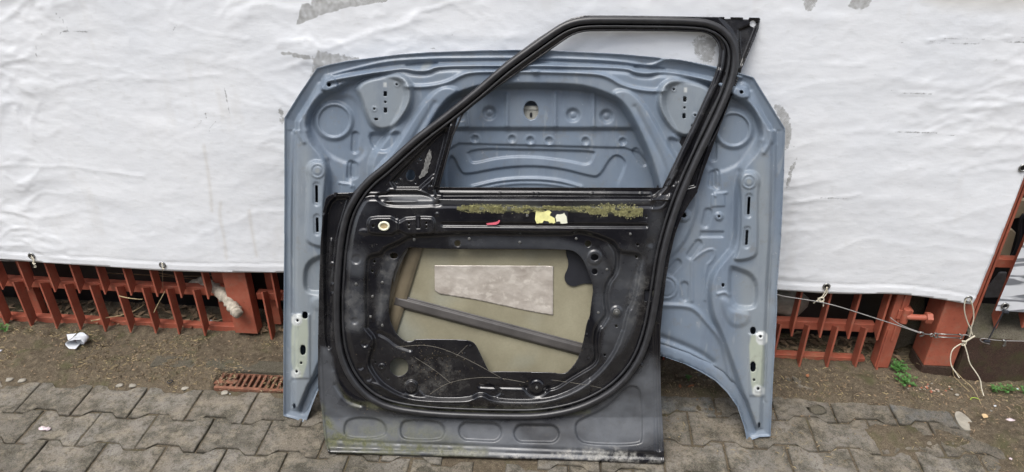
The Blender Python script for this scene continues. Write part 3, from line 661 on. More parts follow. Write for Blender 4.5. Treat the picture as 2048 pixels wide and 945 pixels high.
# pressings on the pans
both(lambda p: F.caps(*p[0], *p[1], 7.5, -4.5, 5), [(711, 271), (710, 299)]); both(lambda p: F.caps(*p[0], *p[1], 7.5, -4.5, 5), [(703, 329), (701, 353)])
both(F.line, [(679, 366), (703, 368), (702, 374)], 3, 2, 0)
for p in ([(1424.6, 349), (1424, 368)], [(1416, 424), (1410, 448)], [(1396.5, 487), (1380, 510)], [(1355, 526), (1339, 543)], [(1369, 571), (1368, 595)]): both(lambda q: F.caps(*q[0], *q[1], 7.5, -4.5, 5), p)
both(F.area, [(1423, 389), (1449, 386), (1450, 412), (1422, 414)], 3, 3, 0); both(F.area, [(1401, 463), (1448, 463), (1446, 474), (1399, 474)], -4, 4, 0)
for x, y in ((1438, 433), mir([(1438, 433)])[0]): F.disc(x, y, 8, 4, 5); F.hround(x, y, 2.5)
F.disc(1368, 431, 12, 6, 6); F.hround(1367.5, 430.5, 5); F.hround(1446, 570, 3, 4)
F.disc(1332, 575, 24, 4, 6); F.ring(1332, 575, 18, -2.5, 2)
both(F.line, [(1300, 611), (1374.5, 611), (1395, 622), (1413.6, 645), (1438, 672), (1452, 715), (1462, 760)], 5, 4.5)
both(F.line, [(1322, 674), (1360, 688), (1400, 706), (1425, 725)], -6, 6); both(F.line, [(1322, 695), (1370, 709), (1410, 728), (1445, 757), (1470, 800)], 5, 5)
both(F.line, [(1385, 520), (1412, 500), (1430, 498), (1429, 516), (1410, 534), (1410, 600)], 2.5, 2.5, 1); both(F.line, [(1384, 525), (1384, 602)], 3, 3)
# slotted side columns
col = [(1476, 362), (1484, 344), (1511, 342), (1521, 360), (1515, 382), (1516, 500), (1508, 517), (1466, 523), (1476, 506), (1482, 470), (1482, 382)]
both(F.area, col, 9, 7); both(lambda p: F.mark(0, p, .35, 16), col)
for T in ((lambda x, y: (x, y)), (lambda x, y: mir([(x, y)])[0])):
    x, y = T(1498, 363); F.disc(x, y, 15, 3, 4); F.ring(x, y, 10, -1.8, 2); F.mark(0, [(x-5, y-5), (x+5, y-5), (x+5, y+5), (x-5, y+5)], 1, 3)
    for a, b_ in (((1498.5, 394), (1496.5, 429)), ((1494.5, 460), (1492.5, 490))):
        p, q_ = T(*a), T(*b_); F.caps(*p, *q_, 7, -2.5, 4); F.hole([(p[0]-2.7, p[1]), (p[0]+2.7, p[1]), (q_[0]+2.7, q_[1]), (q_[0]-2.7, q_[1])])
both(F.line, [(1520, 280), (1505, 300), (1482, 335)], 5, 6)
both(F.line, [(1502, 150+35), (1530, 245), (1540, 256), (1540, 285), (1528, 305)], 4, 4, 1)
both(F.area, [(1459, 536), (1469, 535), (1512, 553), (1514, 604), (1503, 618), (1459, 611)], -11, 12)
both(F.line, [(1436, 588), (1450, 584), (1458, 590)], 3, 3); both(F.area, [(1437, 595), (1458, 600), (1460, 622), (1500, 625), (1495, 650), (1460, 655)], 4, 12)
both(F.line, [(1545, 290), (1541, 475), (1534, 620), (1526, 800)], -4, 3.5); both(F.line, [(1551, 290), (1547, 475), (1540, 620), (1532, 800)], 2.5, 3)
# unpainted mounting pads with their holes
F.area([(1497, 668), (1529, 668), (1529, 792), (1499, 792)], 3, 5, 0); F.area([(584, 628), (620, 628), (620, 757), (584, 757)], 3, 5, 0)
F.mark(1, cS((573, 145), (640, 145), (668, 150), (660, 500), (600, 500), (585, 400)), .9, 5, 1); F.mark(2, cS((615, 122), (682, 122), (680, 205), (617, 200)), 1, 4, 1); F.mark(2, cS((597, 440), (665, 440), (662, 500), (597, 500)), .9, 5, 1)
F.mark(1, crop(300, 500, 2.625, [(742, 340), (800, 340), (835, 365), (820, 670), (742, 670)]), .8, 5, 1); F.mark(2, crop(300, 500, 2.625, [(743, 337), (798, 337), (798, 395), (743, 395)]), 1, 4, 1); F.mark(2, crop(300, 500, 2.625, [(742, 628), (792, 628), (792, 670), (742, 670)]), .8, 5, 1)
for x, y in ((1521, 673), (1516.5, 777.6), (595, 641), (593, 743)): F.ring(x, y, 5.5, 1.6, 2); F.hround(x, y, 2.8)
for x, y in ((1508, 760), (602.5, 726)): F.hround(x, y, 2.6)
def rr(x, y, a, b): return chaikin([(x-a, y-b), (x+a, y-b), (x+a, y+b), (x-a, y+b)], 1)
for x, y, a, b_ in ((1506, 661, 5.5, 7), (1506, 733.5, 5.5, 10), (610, 630.5, 5.5, 7), (606, 700, 5.5, 10)): F.hole(rr(x, y, a, b_))
for x, y in ((1518.5, 850.5), (588.3, 812.5)): F.hole(rr(x, y, 2.8, 5.5))
F.mark(0, [(1500, 330), (1540, 300), (1548, 600), (1535, 860), (1500, 860), (1480, 700), (1475, 540), (1512, 520)], .6, 30); F.mark(0, mir([(1500, 330), (1540, 300), (1548, 600), (1535, 860), (1500, 860), (1480, 700), (1475, 540), (1512, 520)]), .6, 30)
F.mark(0, [(846, 124), (868, 122), (858, 136), (840, 142)], .9, 8); F.mark(0, [(1090, 155), (1240, 160), (1300, 230), (1280, 240), (1220, 175), (1090, 166)], .3, 14)
F.H *= 1.5; F.H += 1.6*fbm(Xf/70, Yf/70, 3, 4)
bn = thing('car_bonnet', 'blue grey primed car bonnet standing inner side out behind the black door', 'car bonnet', (BP.p0+BP.u*.82))
F.build('inner_frame', BP, OB, M['blue'], bn, 0, .0014)
# outer skin of the bonnet
F2 = Field(560, 92, 1578, 892, 7); s2 = -sd(F2.X, F2.Y, OB); F2.H = -2-56*ss((s2-14)/46); F2.build('outer_skin', BP, OB, M['blue'], bn, -.002, .001)
b = MB()
b.prism([BP.P(x, y, -.046) for x, y in ((1044, 217), (1080, 217), (1080, 246), (1044, 246))], tuple(-BP.n*.004)); b.prism([BP.P(x, y, -.042) for x, y in ((1044, 212), (1080, 212), (1080, 219), (1044, 219))], tuple(-BP.n*.008))
b.build('striker_bracket', M['gpatch'], bn)
b = MB().prism([BP.P(*p, -.0445) for p in rr(1062, 230, 2.6, 5)], tuple(-BP.n*.003)); b.build('striker_slot', M['dark'], bn)
# ================================================================== DOOR
DP = Plane(G(656, 907), G(1328, 928), .33)
OD = [(669, 386), (706, 385), (718, 372), (732, 357), (764, 336), (828, 272), (896, 221), (958, 171), (1011, 124), (1072, 79), (1118, 49), (1142, 37), (1168, 31), (1240, 31), (1433, 34), (1520, 36), (1517, 58), (1482, 141), (1449, 229), (1425, 295), (1408, 340), (1396, 378), (1395, 384), (1378, 408), (1362, 437), (1351, 466), (1340, 512), (1332, 557), (1326, 611), (1321, 660), (1321, 730), (1322, 792), (1326, 860), (1329, 926), (1320, 929), (1240, 925), (1152, 921), (1000, 917), (860, 913), (729, 909), (657, 906.6), (652, 890), (647, 866), (643.7, 826), (636, 775), (636, 680), (638, 582), (641, 487), (645.7, 420), (651, 396), (656, 391)]
WIN = [(915, 236), (958, 199), (1040, 141), (1122, 83), (1140, 71), (1160, 63), (1185, 60), (1397, 61), (1421, 67), (1435, 82), (1441, 100), (1437, 133), (1425, 165), (1389, 245), (1326, 376), (877, 375)]
SEAL = [(1020, 833), (912, 830), (850, 826), (784, 817), (740, 798), (704, 762), (682, 715), (674, 668), (673, 600), (676, 545), (681, 485), (692, 430), (714, 388), (740, 358), (770, 335), (831, 279), (898.7, 228), (960, 178), (1013, 132), (1075.6, 87), (1118, 57), (1142, 46), (1172, 40), (1240, 40), (1393, 42), (1433, 51), (1461, 74), (1471, 100), (1470, 137), (1457, 181), (1433, 236), (1397, 309), (1365, 382), (1344, 440), (1325, 509), (1315, 577), (1304, 645), (1289, 697), (1270, 735), (1240, 770), (1203, 796), (1152, 819), (1083, 832)]
SEALc = chaikin(SEAL, 2)
CON = d1((1190, 330), (960, 345), (820, 350), (740, 400), (660, 430), (635, 470), (560, 480), (543, 520), (540, 760), (545, 930))+d2((300, 150), (365, 220), (320, 320), (330, 380), (400, 470), (500, 530), (600, 545), (870, 550), (940, 508), (1000, 550))+[(1066, 804)]+d4((400, 510), (560, 430), (680, 320), (760, 180), (800, 0))+d3((960, 800), (1000, 600), (1020, 500), (1000, 460), (878, 455), (850, 400), (760, 355), (640, 325), (600, 325), (560, 340))
OPEN = d1((820, 425), (1000, 435))+d3((0, 435), (540, 437), (600, 450), (650, 500), (690, 600), (715, 680), (700, 780), (690, 870))+gG((1305, 510), (1285, 620), (1265, 700), (1240, 765), (1190, 825), (1160, 842), (1120, 842), (1100, 835), (900, 830), (740, 828), (700, 832), (680, 820), (620, 690), (600, 655), (580, 640), (540, 628), (225, 622), (205, 640), (160, 638), (125, 615), (95, 580), (55, 490), (60, 350), (80, 230), (110, 150), (140, 90), (180, 50))
F = Field(628, 24, 1528, 936, 1.7)
X, Y = F.X, F.Y; body = ss((Y-372)/12)
ins = -sd(X, Y, SEALc)                                        # distance inside the seal loop
edge = -sd(X, Y, OD)
leftw = ss((760-X)/60)
F.H += 15*ss((ins-6)/np.where((X > 1180) & (Y > 400), 46, np.where(Y > 780, 26, 22)))*ss((Y-388)/16)
F.H += 2.5*ss((5-edge)/3)*ss((Y-400)/40)
F.H += -36+36*np.clip((Y-834)/70, 0, 1)**1.1
# rising wall to the bottom hem
F.H += 7*ss((Y-(893+.03*(X-650)))/9)-5*ss((Y-(903+.03*(X-650)))/6)
F.line([(664, 880), (750, 886), (900, 890), (1100, 898), (1310, 908)], -2.0, 3)
# hinge-side channel and its lip
chan = [(654, 398), (700, 392), (694, 410), (676, 470), (665, 540), (661, 640), (661, 700), (652, 690), (650, 600), (650, 500)]
F.area(chan, -16, 9); F.line([(646, 430), (642, 560), (641, 700), (646, 820), (652, 880)], 3, 2.6)
F.area([(656, 480), (668, 476), (664, 560), (662, 610), (656, 610)], 7, 5); F.area([(655, 640), (662, 640), (664, 690), (656, 690)], 5, 4)
for y in (527, 569, 588): F.disc(664.5, y, 3, 3, 3)
F.line([(677, 590), (681, 618), (681, 650), (678, 680)], -9, 3.2)
F.line([(672, 770), (684, 790), (700, 803), (722, 809)], -7, 5); F.line([(668, 745), (678, 772), (700, 795), (726, 806)], 3, 4)
# right edge strip and screw
F.line([(1313, 650), (1315, 792), (1318, 900)], -5, 3); F.line([(1308, 640), (1309, 780), (1312, 905)], -2.5, 1.8)
F.disc(1282, 730, 4, 2, 2.5)
# belt ledges
F.H += -7*ss(.5-sd(X, Y, [(868, 376), (1326, 377), (1304, 397), (872, 396)])/5); F.line([(880, 385), (1100, 386), (1300, 388)], 5, 2.4, 0)
F.area([(884, 390), (1070, 389), (1300, 391), (1296, 394), (884, 394)], -4, 2, 0)
for x in (1000, 1066, 1075, 1184, 1282): F.disc(x, 387, 2, 3, 2)
F.line([(870, 398), (1000, 400), (1200, 400), (1270, 398), (1306, 399)], 4.5, 4.0); F.line([(872, 410), (1120, 412), (1300, 411)], -3, 5)
F.line([(1306, 398), (1316, 396), (1336, 376), (1356, 344)], 4, 3); F.line([(1305, 419), (1322, 418), (1333, 408), (1340, 390)], 4, 2.6); F.line([(1305, 399), (1305, 419)], 2.5, 2, 0)
F.area([(748, 388), (790, 384), (850, 386), (880, 402), (884, 412), (790, 414), (762, 408)], -6, 7); F.area([(765, 400), (835, 401), (835, 406), (775, 407)], 4, 4)
F.line([(724, 395), (738, 387), (772, 387), (780, 379), (834, 379), (868, 396)], 3, 2.0, 0)
# long bead
for pts in ([(886, 449), (1292, 452)],): F.caps(*pts[0], *pts[1], 3.6, -6, 4)
# latch / check bracket seat
F.area(d1((575, 235), (740, 235), (748, 345), (575, 342), (553, 320), (553, 260)), 10, 6, 1); F.area(d1((740, 245), (950, 232), (975, 255), (975, 320), (950, 345), (748, 342)), 8.5, 6, 1)
F.line(d1((740, 250), (740, 335)), 3, 2.2, 0); F.hrect(*d1((870, 268))[0], 4.6, 12)
for p in ((587, 290), (812, 272), (812, 300), (922, 272), (922, 298)): x, y = d1(p)[0]; F.hround(x, y, 2.3 if p[0] > 600 else 3)
F.area(d1((485, 330), (520, 305), (555, 315), (555, 350)), 3, 7)
# sunk field around the big opening
F.area(CON, -16, 11, 2)
F.line(d1((605, 480), (640, 480), (635, 560), (600, 620), (625, 760), (600, 900)), -2.5, 5); F.line(d3((1020, 500), (975, 590), (935, 720), (925, 860), (900, 945)), -2.5, 3)
inner = d3((830, 400), (862, 440), (868, 520), (850, 590), (808, 640), (792, 700), (790, 760), (806, 850), (750, 940))+d4((690, 20), (640, 80), (617, 130), (613, 220), (622, 270), (600, 315), (540, 350), (440, 410), (380, 450), (330, 460))
F.line(inner, -9, 4.4)
F.line([(a+7, b+3) for a, b in inner], 2.5, 3)
F.line(d4((335, 450), (320, 480), (270, 503), (225, 485), (208, 452)), -6, 4); F.line(d4((210, 450), (60, 446), (0, 446))+[(960, 772)], -5, 3.5)
F.disc(*d4((272, 448))[0], 13, 4, 6)
F.line(d3((870, 452), (1000, 456), (1022, 490), (1000, 570)), 2, 2.5)
F.area(d2((590, 305), (795, 305), (850, 335), (905, 400), (960, 440), (1000, 470), (1060, 500), (1000, 545), (940, 505), (870, 545), (640, 540), (590, 480)), -5, 5, 1)
F.line(gG((0, 590), (60, 620), (100, 660), (190, 690)), -6, 4)
F.line(d2((300, 455), (395, 470), (480, 520), (600, 560), (870, 565)), 4, 4)
F.disc(*d2((555, 475))[0], 12, 6, 4); F.ring(*d2((555, 475))[0], 15, -3, 2.5); F.disc(*d2((393, 368))[0], 7, 3, 4); F.hround(*d2((393, 368))[0], 2.2)
F.disc(*d2((300, 240))[0], 6, -4, 5); F.disc(*d2((275, 365))[0], 6, -5, 5); F.disc(*d2((320, 425))[0], 6, -4, 5); F.disc(*d2((245, 115))[0], 6, -4, 5); F.disc(*d1((480, 500))[0], 9, -4, 5)
F.disc(*d3((722, 488))[0], 14, 4, 5); F.disc(*d3((860, 830))[0], 11, 5, 6)
F.disc(*d3((1080, 395))[0], 6, -4, 12); F.disc(*d1((990, 215))[0], 3, 3, 5)
# holes in the body
F.hole(OPEN, 1); F.hole(WIN, 0)
F.hround(*d2((488, 367))[0], 18.5)
F.hround(*d1((717, 478))[0], 8, 6); F.hround(*d3((722, 488))[0], 8, 6.5); F.hround(*d3((722, 577))[0], 6); F.hround(*d3((680, 403))[0], 6.3); F.hround(*d1((1118, 400))[0], 6.3)
for p in ((595, 515), (582, 575)): F.hround(*d1(p)[0], 2.6)
for p in ((985, 485), (993, 408), (1047, 230), (858, 920)): F.hround(*d3(p)[0], 2.6)
for p in ((430, 430), (358, 342), (335, 258)): F.hround(*d2(p)[0], 1.9)
F.hround(*d4((668, 262))[0], 2.4); F.hround(*d4((735, 95))[0], 2.4)
F.hrect(*d3((1066, 727))[0], 9.5, 11.5)
for x in (1240, 1276, 1476, 1495): pass
F.hround(1505.5, 47.5, 6.4); F.hrect(1455, 36, 6, 1.8); F.hrect(1492, 37, 6, 1.8)
# lower pressings
F.area(d2((215, 645), (370, 645), (420, 690), (415, 755), (190, 760), (185, 690)), -7, 5); F.area(d2((520, 655), (700, 660), (738, 700), (735, 745), (700, 768), (530, 765), (497, 745), (495, 690)), -7.5, 5)
F.caps(*d2((865, 718))[0], *d2((1000, 724))[0], 18, -8, 5); F.caps(*d4((190, 717))[0], *d4((350, 720))[0], 17.5, -8, 5)
F.area(d4((500, 650), (560, 620), (640, 585), (720, 525), (790, 445), (850, 440), (880, 480), (888, 740), (870, 785), (560, 780), (510, 750), (495, 700)), -7.5, 5)
# mirror triangle, divider and pillar
F.area([(768, 377), (822, 322), (888, 258), (898, 262), (862, 377)], -12, 7, 1)
F.line([(902, 252), (886, 312), (868, 374)], 4, 2.4, 0); F.line([(893, 262), (877, 318), (858, 376)], 3, 2, 0)
F.line([(862, 270), (820, 310), (782, 348)], 2, 2)
F.hround(821, 350, 9, 11.5)
for x, y, r in ((841, 318, 2.5), (793, 364, 2.5), (831, 365, 2), (801, 356, 1.8), (834, 326, 1.5)): F.hround(x, y, r)
lip = WIN
F.H += 5*np.exp(-((sd(X, Y, np.array(WIN, float))-9)/3)**2)*(Y < 372); F.H += -4*np.exp(-((sd(X, Y, np.array(WIN, float))-15)/3)**2)*(Y < 372)
F.area([(1478, 60), (1516, 44), (1470, 160), (1425, 260), (1390, 372), (1374, 376), (1400, 320), (1440, 245), (1480, 150)], -8, 5, 0)
F.area([(1440, 36), (1518, 38), (1508, 75), (1485, 130), (1478, 90), (1462, 60)], -4, 5, 0)
F.line([(1437, 140), (1425, 175), (1392, 248), (1340, 357)], 3.5, 3, 0); F.line([(1450, 150), (1438, 186), (1404, 258), (1356, 362)], -5, 3, 0)
F.H += .7*fbm(X/45, Y/45, 3, 8)+.9*vnoise(X/120, Y/120, 5)*body
# dirt: R algae, G pale deposit, B grey dust together with painted bluish sky sheen
F.mark(0, [(640, 850), (700, 868), (800, 885), (960, 893), (1000, 915), (660, 910)], .95, 26); F.mark(0, [(640, 800), (655, 830), (690, 880), (650, 905), (640, 870)], .9, 14)
F.mark(0, [(690, 838), (860, 848), (940, 890), (700, 890)], .45, 40); F.mark(0, [(672, 760), (690, 795), (740, 815), (700, 815)], .6, 10)
F.mark(1, d4((0, 835), (300, 850), (440, 810), (700, 795), (820, 830), (1000, 870), (1000, 900), (400, 895), (0, 870)), .95, 14); F.mark(1, [(850, 897), (960, 900), (1000, 912), (840, 910)], .7, 8)
F.mark(0, [(690, 815), (900, 826), (1180, 830), (1180, 818), (900, 814), (720, 800)], .6, 10)
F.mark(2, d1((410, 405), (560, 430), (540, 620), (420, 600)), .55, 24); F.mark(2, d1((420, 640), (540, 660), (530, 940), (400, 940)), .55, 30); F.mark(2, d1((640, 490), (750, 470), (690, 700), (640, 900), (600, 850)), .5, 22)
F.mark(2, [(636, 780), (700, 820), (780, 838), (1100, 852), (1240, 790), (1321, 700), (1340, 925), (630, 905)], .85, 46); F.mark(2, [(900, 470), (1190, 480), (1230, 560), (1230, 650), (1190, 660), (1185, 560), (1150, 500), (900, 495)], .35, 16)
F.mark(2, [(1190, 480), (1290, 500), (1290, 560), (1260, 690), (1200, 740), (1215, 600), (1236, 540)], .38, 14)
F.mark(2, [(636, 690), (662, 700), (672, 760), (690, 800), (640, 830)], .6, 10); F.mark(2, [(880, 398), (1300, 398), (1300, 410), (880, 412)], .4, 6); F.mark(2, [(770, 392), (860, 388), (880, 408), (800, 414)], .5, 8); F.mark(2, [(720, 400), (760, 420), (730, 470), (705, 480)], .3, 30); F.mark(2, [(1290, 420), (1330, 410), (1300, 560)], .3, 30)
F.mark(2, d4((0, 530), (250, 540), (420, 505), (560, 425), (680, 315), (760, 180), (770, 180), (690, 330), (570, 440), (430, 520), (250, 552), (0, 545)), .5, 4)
F.mark(0, [(915, 409), (1060, 410), (1100, 415), (1180, 411), (1275, 412), (1280, 428), (1180, 425), (1100, 422), (1000, 423), (915, 424)], .8, 6)
for p in (d1((400, 640), (560, 650), (530, 940), (390, 940)), d1((640, 490), (760, 470), (690, 700), (640, 940), (590, 900)), [(690, 808), (900, 822), (1150, 826), (1240, 790), (1150, 808), (900, 808)], d3((930, 600), (1080, 560), (1060, 900), (900, 900)), [(800, 715), (905, 718), (950, 790), (800, 790)]): F.mark(1, p, .14, 16)
dr = thing('car_door_shell', 'black stripped car door shell with open window frame leaning on the blue grey bonnet', 'car door', (DP.p0+DP.u*.5))
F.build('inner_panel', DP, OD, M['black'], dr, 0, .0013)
# outer skin, seen through the openings
SKN = [(700, 390), (877, 386), (1320, 388), (1368, 392), (1345, 437), (1333, 466), (1322, 512), (1314, 557), (1309, 611), (1306, 700), (1308, 800), (1310, 880), (1180, 895), (900, 888), (680, 880), (668, 800), (668, 640), (672, 520), (684, 440)]
FS = Field(630, 378, 1400, 936, 4); e2 = -sd(FS.X, FS.Y, SKN); FS.H = -42-38*ss((e2-5)/40)
FS.H = np.where(FS.Y < 470, np.minimum(FS.H, -42-38*ss((np.minimum(FS.X-680, 1375-FS.X))/40)), FS.H)
FS.H += .6*fbm(FS.X/60, FS.Y/60, 2, 3)
FS.build('outer_skin', DP, SKN, M['olive'], dr, -.001, .001)
def plate(name, pts, w, t, m, sm=0, parent=dr, bevel=0, pl=DP):
    pts = chaikin(pts, sm) if sm else pts
    return MB().prism([pl.P(x, y, w) for x, y in pts], tuple(pl.n*t)).build(name, m, parent, bevel=bevel)
# foil patch as a crumpled sheet
FO = Field(862, 524, 1114, 636, 2.2); FO.H = 1.4*fbm(FO.X/22, FO.Y/22, 4, 2)+.7*fbm(FO.X/7, FO.Y/7, 2, 7)
FO.build('foil_patch', DP, gG((343, 160), (700, 161), (1092, 163), (1091, 300), (1090, 473), (1000, 460), (830, 425), (600, 375), (375, 340), (345, 318)), M['foil'], dr, -0.078, .0008)
# impact beam, pressed channel running diagonally
def strip(name, a, b, wd, hs, m, ww, n=40):      # a,b axis ends (px); cross-section heights hs over width wd
    a = np.array(a, float); b = np.array(b, float); t = (b-a)/np.linalg.norm(b-a); nn = np.array([-t[1], t[0]])
    k = len(hs); co = []; 
    for i in range(n+1):
        c_ = a+(b-a)*i/n
        for j in range(k): p = c_+nn*wd*(j/(k-1)-.5); co.append(DP.P(p[0], p[1], ww+hs[j]*.001))
    q = [(i*k+j, (i+1)*k+j, (i+1)*k+j+1, i*k+j+1) for i in range(n) for j in range(k-1)]
    o = mesh_np(name, np.array(co), np.array(q), m, dr, None, True); md = o.modifiers.new('thickness', 'SOLIDIFY'); md.thickness = .0015; return o
strip('impact_beam', (790, 600), (1215, 712), 25, (0, .5, 1, 1.2, 10, 11, 11, 11, 11, 11, 11, 11, 10.5, 3, 0), M['beam'], -0.077)
strip('hinge_reinforcement', (838, 470), (770, 690), 30, (0, 1, 5, 7, 7.5, 8, 8, 7.5, 7, 5, 1, 0), M['reinf'], -0.075)
strip('hinge_reinforcement', (809, 470), (762, 660), 24, (0, 1, 3, 5, 6, 6, 5, 3, 1, 0), M['reinf'], -0.076)
plate('damping_pad', gG((1170, 45), (1172, 90), (1188, 140), (1182, 180), (1160, 225), (1166, 260), (1190, 285), (1225, 292), (1260, 278), (1300, 270), (1400, 285), (1420, 200), (1380, 45)), -0.078, .003, M['pad'], 1)
plate('latch_support', d1((800, 425), (812, 430), (770, 505), (735, 585), (722, 640), (712, 640), (720, 560), (755, 480)), -0.053, .002, M['zinc'], 1)
# rubber seal, swept round the whole door
def path3(pts, w, pl=DP): return [pl.P(x, y, w) for x, y in pts]
ww = [(.013 if y > 372 else .013) for x, y in SEALc]
MB().tube([DP.P(x, y, -0.028) for (x, y) in SEALc], .0105, 12, closed=True).build('door_seal', M['rubber'], dr, smooth=True)
inn = []
n_ = len(SEALc)
for i in range(n_):
    a = SEALc[i-1]; b = SEALc[(i+1) % n_]; t = (b-a)/np.linalg.norm(b-a); nn = np.array([-t[1], t[0]]); p = SEALc[i]+nn*12.5
    if not inside(np.array([p[0]]), np.array([p[1]]), SEALc)[0]: p = SEALc[i]-nn*12.5
    inn.append(p)
MB().tube([DP.P(x, y, -0.030) for (x, y) in inn], .0038, 8, closed=True).build('seal_lip', M['rubber'], dr, smooth=True)
WF = chaikin(WIN[-1:]+WIN[:-1], 1, False)
MB().tube([DP.P(x, y, -0.038) for x, y in WF], .0028, 8).build('glass_run', M['rubber'], dr, smooth=True)
# belt channel behind the window ledge, and the inner glass guide
plate('belt_channel', [(872, 378), (1330, 379), (1322, 392), (872, 391)], -0.066, .004, M['satin'])
plate('dark_backing', [(1280, 560), (1312, 560), (1306, 620), (1276, 620)], -0.045, .002, M['pad'])  # dark plate added behind the square hole to stand for unlit depth
plate('glass_guide', [(1440, 134), (1450, 140), (1336, 380), (1310, 380), (1392, 218), (1424, 150)], -0.070, .004, M['satin'])
# clips, plug, stickers
x, y = d1((655, 290))[0]; pts = [DP.P(x+9.5*math.cos(a), y+7.5*math.sin(a), -0.009) for a in np.linspace(0, 2*math.pi, 28, endpoint=False)]
MB().tube(pts, .0034, 8, closed=True).build('plug', M['cream'], dr, smooth=True)
plate('plug_centre', [(x+8*math.cos(a), y+6*math.sin(a)) for a in np.linspace(0, 2*math.pi, 20, endpoint=False)], -0.012, .002, M['straw'])
plate('clip', d1((860, 228), (882, 225), (884, 300), (862, 305)), -0.030, .011, M['satin'], bevel=.001)
plate('clip', d1((862, 220), (884, 220), (884, 230), (862, 230)), -0.024, .010, M['satin'])
plate('door_stop', d1((345, 78), (362, 78), (356, 100), (345, 104)), -0.036, .006, M['satin'])
field_h2 = lambda x, y: F.H[int(round((y-F.y0)/F.st)), int(round((x-F.x0)/F.st))]*.001
FH = max(field_h2(x, y) for x in range(1073, 1137, 9) for y in (424, 434, 444))
rr_ = np.random.RandomState(5)
def ragged(pts, n=4, a=1.6):
    out = []
    for i in range(len(pts)):
        p, q_ = np.array(pts[i], float), np.array(pts[(i+1) % len(pts)], float)
        for j in range(n): out.append(tuple(p+(q_-p)*j/n+rr_.randn(2)*a*(j > 0)))
    return out
plate('torn_sticker', ragged(d3((353, 192), (400, 200), (440, 190), (452, 205), (440, 225), (470, 240), (475, 268), (440, 272), (425, 258), (400, 258), (385, 272), (357, 274)), 3, 1.0), FH-.0007+.0016, .0008, M['yellow'])
plate('torn_sticker', ragged(d3((480, 222), (510, 215), (530, 205), (545, 230), (552, 270), (520, 275), (505, 262), (480, 262)), 3, 1.0), FH-.0007+.0016, .0008, M['cream'])
plate('sticker_backing', d3((352, 190), (555, 190), (554, 276), (353, 275)), FH-.0007+.0004, .0005, M['pad'])
plate('tape_strip', [(973, 446.5), (986, 445), (995, 443), (997.5, 440), (1000, 441), (998, 446), (993, 449), (974, 450)], FH+.001, .001, M['pink'])
plate('foam_residue', ragged([(858, 300), (863, 302), (861, 322), (856, 345), (840, 358), (838, 352), (848, 335), (852, 315)], 5, 1.0), field_h2(850, 330)+.0, .003, M['foam'])
# bolts and studs
BO = [d1(p)[0]+(3.0,) for p in ((846, 375), (1192, 370), (645, 645), (583, 733), (571, 860), (645, 915), (480, 655))]+[d3(p)[0]+(2.8,) for p in ((606, 369), (251, 392), (745, 835), (800, 563), (947, 340), (297, 225))]+[d4(p)[0]+(2.4,) for p in ((67, 400), (357, 410), (574, 282), (563, 140), (77, 492), (17, 466), (878, 320))]+[d2(p)[0]+(2.4,) for p in ((598, 265), (848, 292), (1047, 430), (1002, 493), (879, 250), (1058, 518), (398, 137))]
from mathutils import Matrix
def field_h(x, y):
    j = int(round((x-F.x0)/F.st)); i = int(round((y-F.y0)/F.st)); return F.H[i, j]*.001
b0 = None
for x, y, r in BO:
    h = field_h(x, y); rm = r*.00125
    c_ = DP.P(x, y, h)
    b = MB(); b.tube([c_-DP.n*.001, c_+DP.n*.0016], rm*1.25, 12); b.tube([c_+DP.n*.0016, c_+DP.n*.004], rm*.75, 8); b.build('bolt', M['zinc'] if r > 2.5 else M['satin'], dr, bevel=.0004)
x, y = d3((860, 830))[0]; h = field_h(x, y); c_ = DP.P(x, y, h)
b = MB(); b.tube([c_-DP.n*.001, c_+DP.n*.003], .0105, 16); b.tube([c_+DP.n*.003, c_+DP.n*.012], .005, 12); b.build('hinge_stud', M['zinc'], dr, bevel=.001)
x, y = d4((272, 448))[0]; c_ = DP.P(x, y, field_h(x, y)); MB().tube([c_, c_+DP.n*.008], .0045, 10).build('stud', M['zinc'], dr, bevel=.001)
# moss on the belt ledge: many tiny tufts
mb = MB(); rm = np.random.RandomState(11)
def moss(x0, x1, yc, hw, n):
    for _ in range(n):
        t = rm.rand(); x = x0+(x1-x0)*t; y = yc(x)+np.clip(rm.randn(), -2.2, 2.2)*hw(x)*.42*(.6+.8*rm.rand())
        if float(vnoise(np.array(x/13.), np.array(y/5.), 4)+.5*vnoise(np.array(x/4.), np.array(y/2.5), 6)) < -.2: continue
        c_ = DP.P(x, y, field_h(x, y)); r = .0009+.0013*rm.rand()
        for k in range(2):
            d = rm.randn(3)*.6+np.array([0, -.5, .3]); d /= np.linalg.norm(d); s_ = np.cross(d, rm.randn(3)); s_ /= np.linalg.norm(s_)
            mb.add([c_-s_*r*.5, c_+s_*r*.5, c_+d*r*2.2], [(0, 1, 2)])
moss(915, 1095, lambda x: 416+.02*(x-915), lambda x: 7*min(1, (x-905)/30)*(1.0 if x < 1060 else .6), 15000)
moss(1085, 1285, lambda x: 415+.04*(x-1085), lambda x: 3.5+9*max(0, min(1, (x-1150)/70))*(1 if x < 1270 else .5), 14000)
moss(1180, 1278, lambda x: 426+.03*(x-1200), lambda x: 6, 1500)
o = mb.build('moss', M['moss'], dr); o['kind'] = 'stuff'
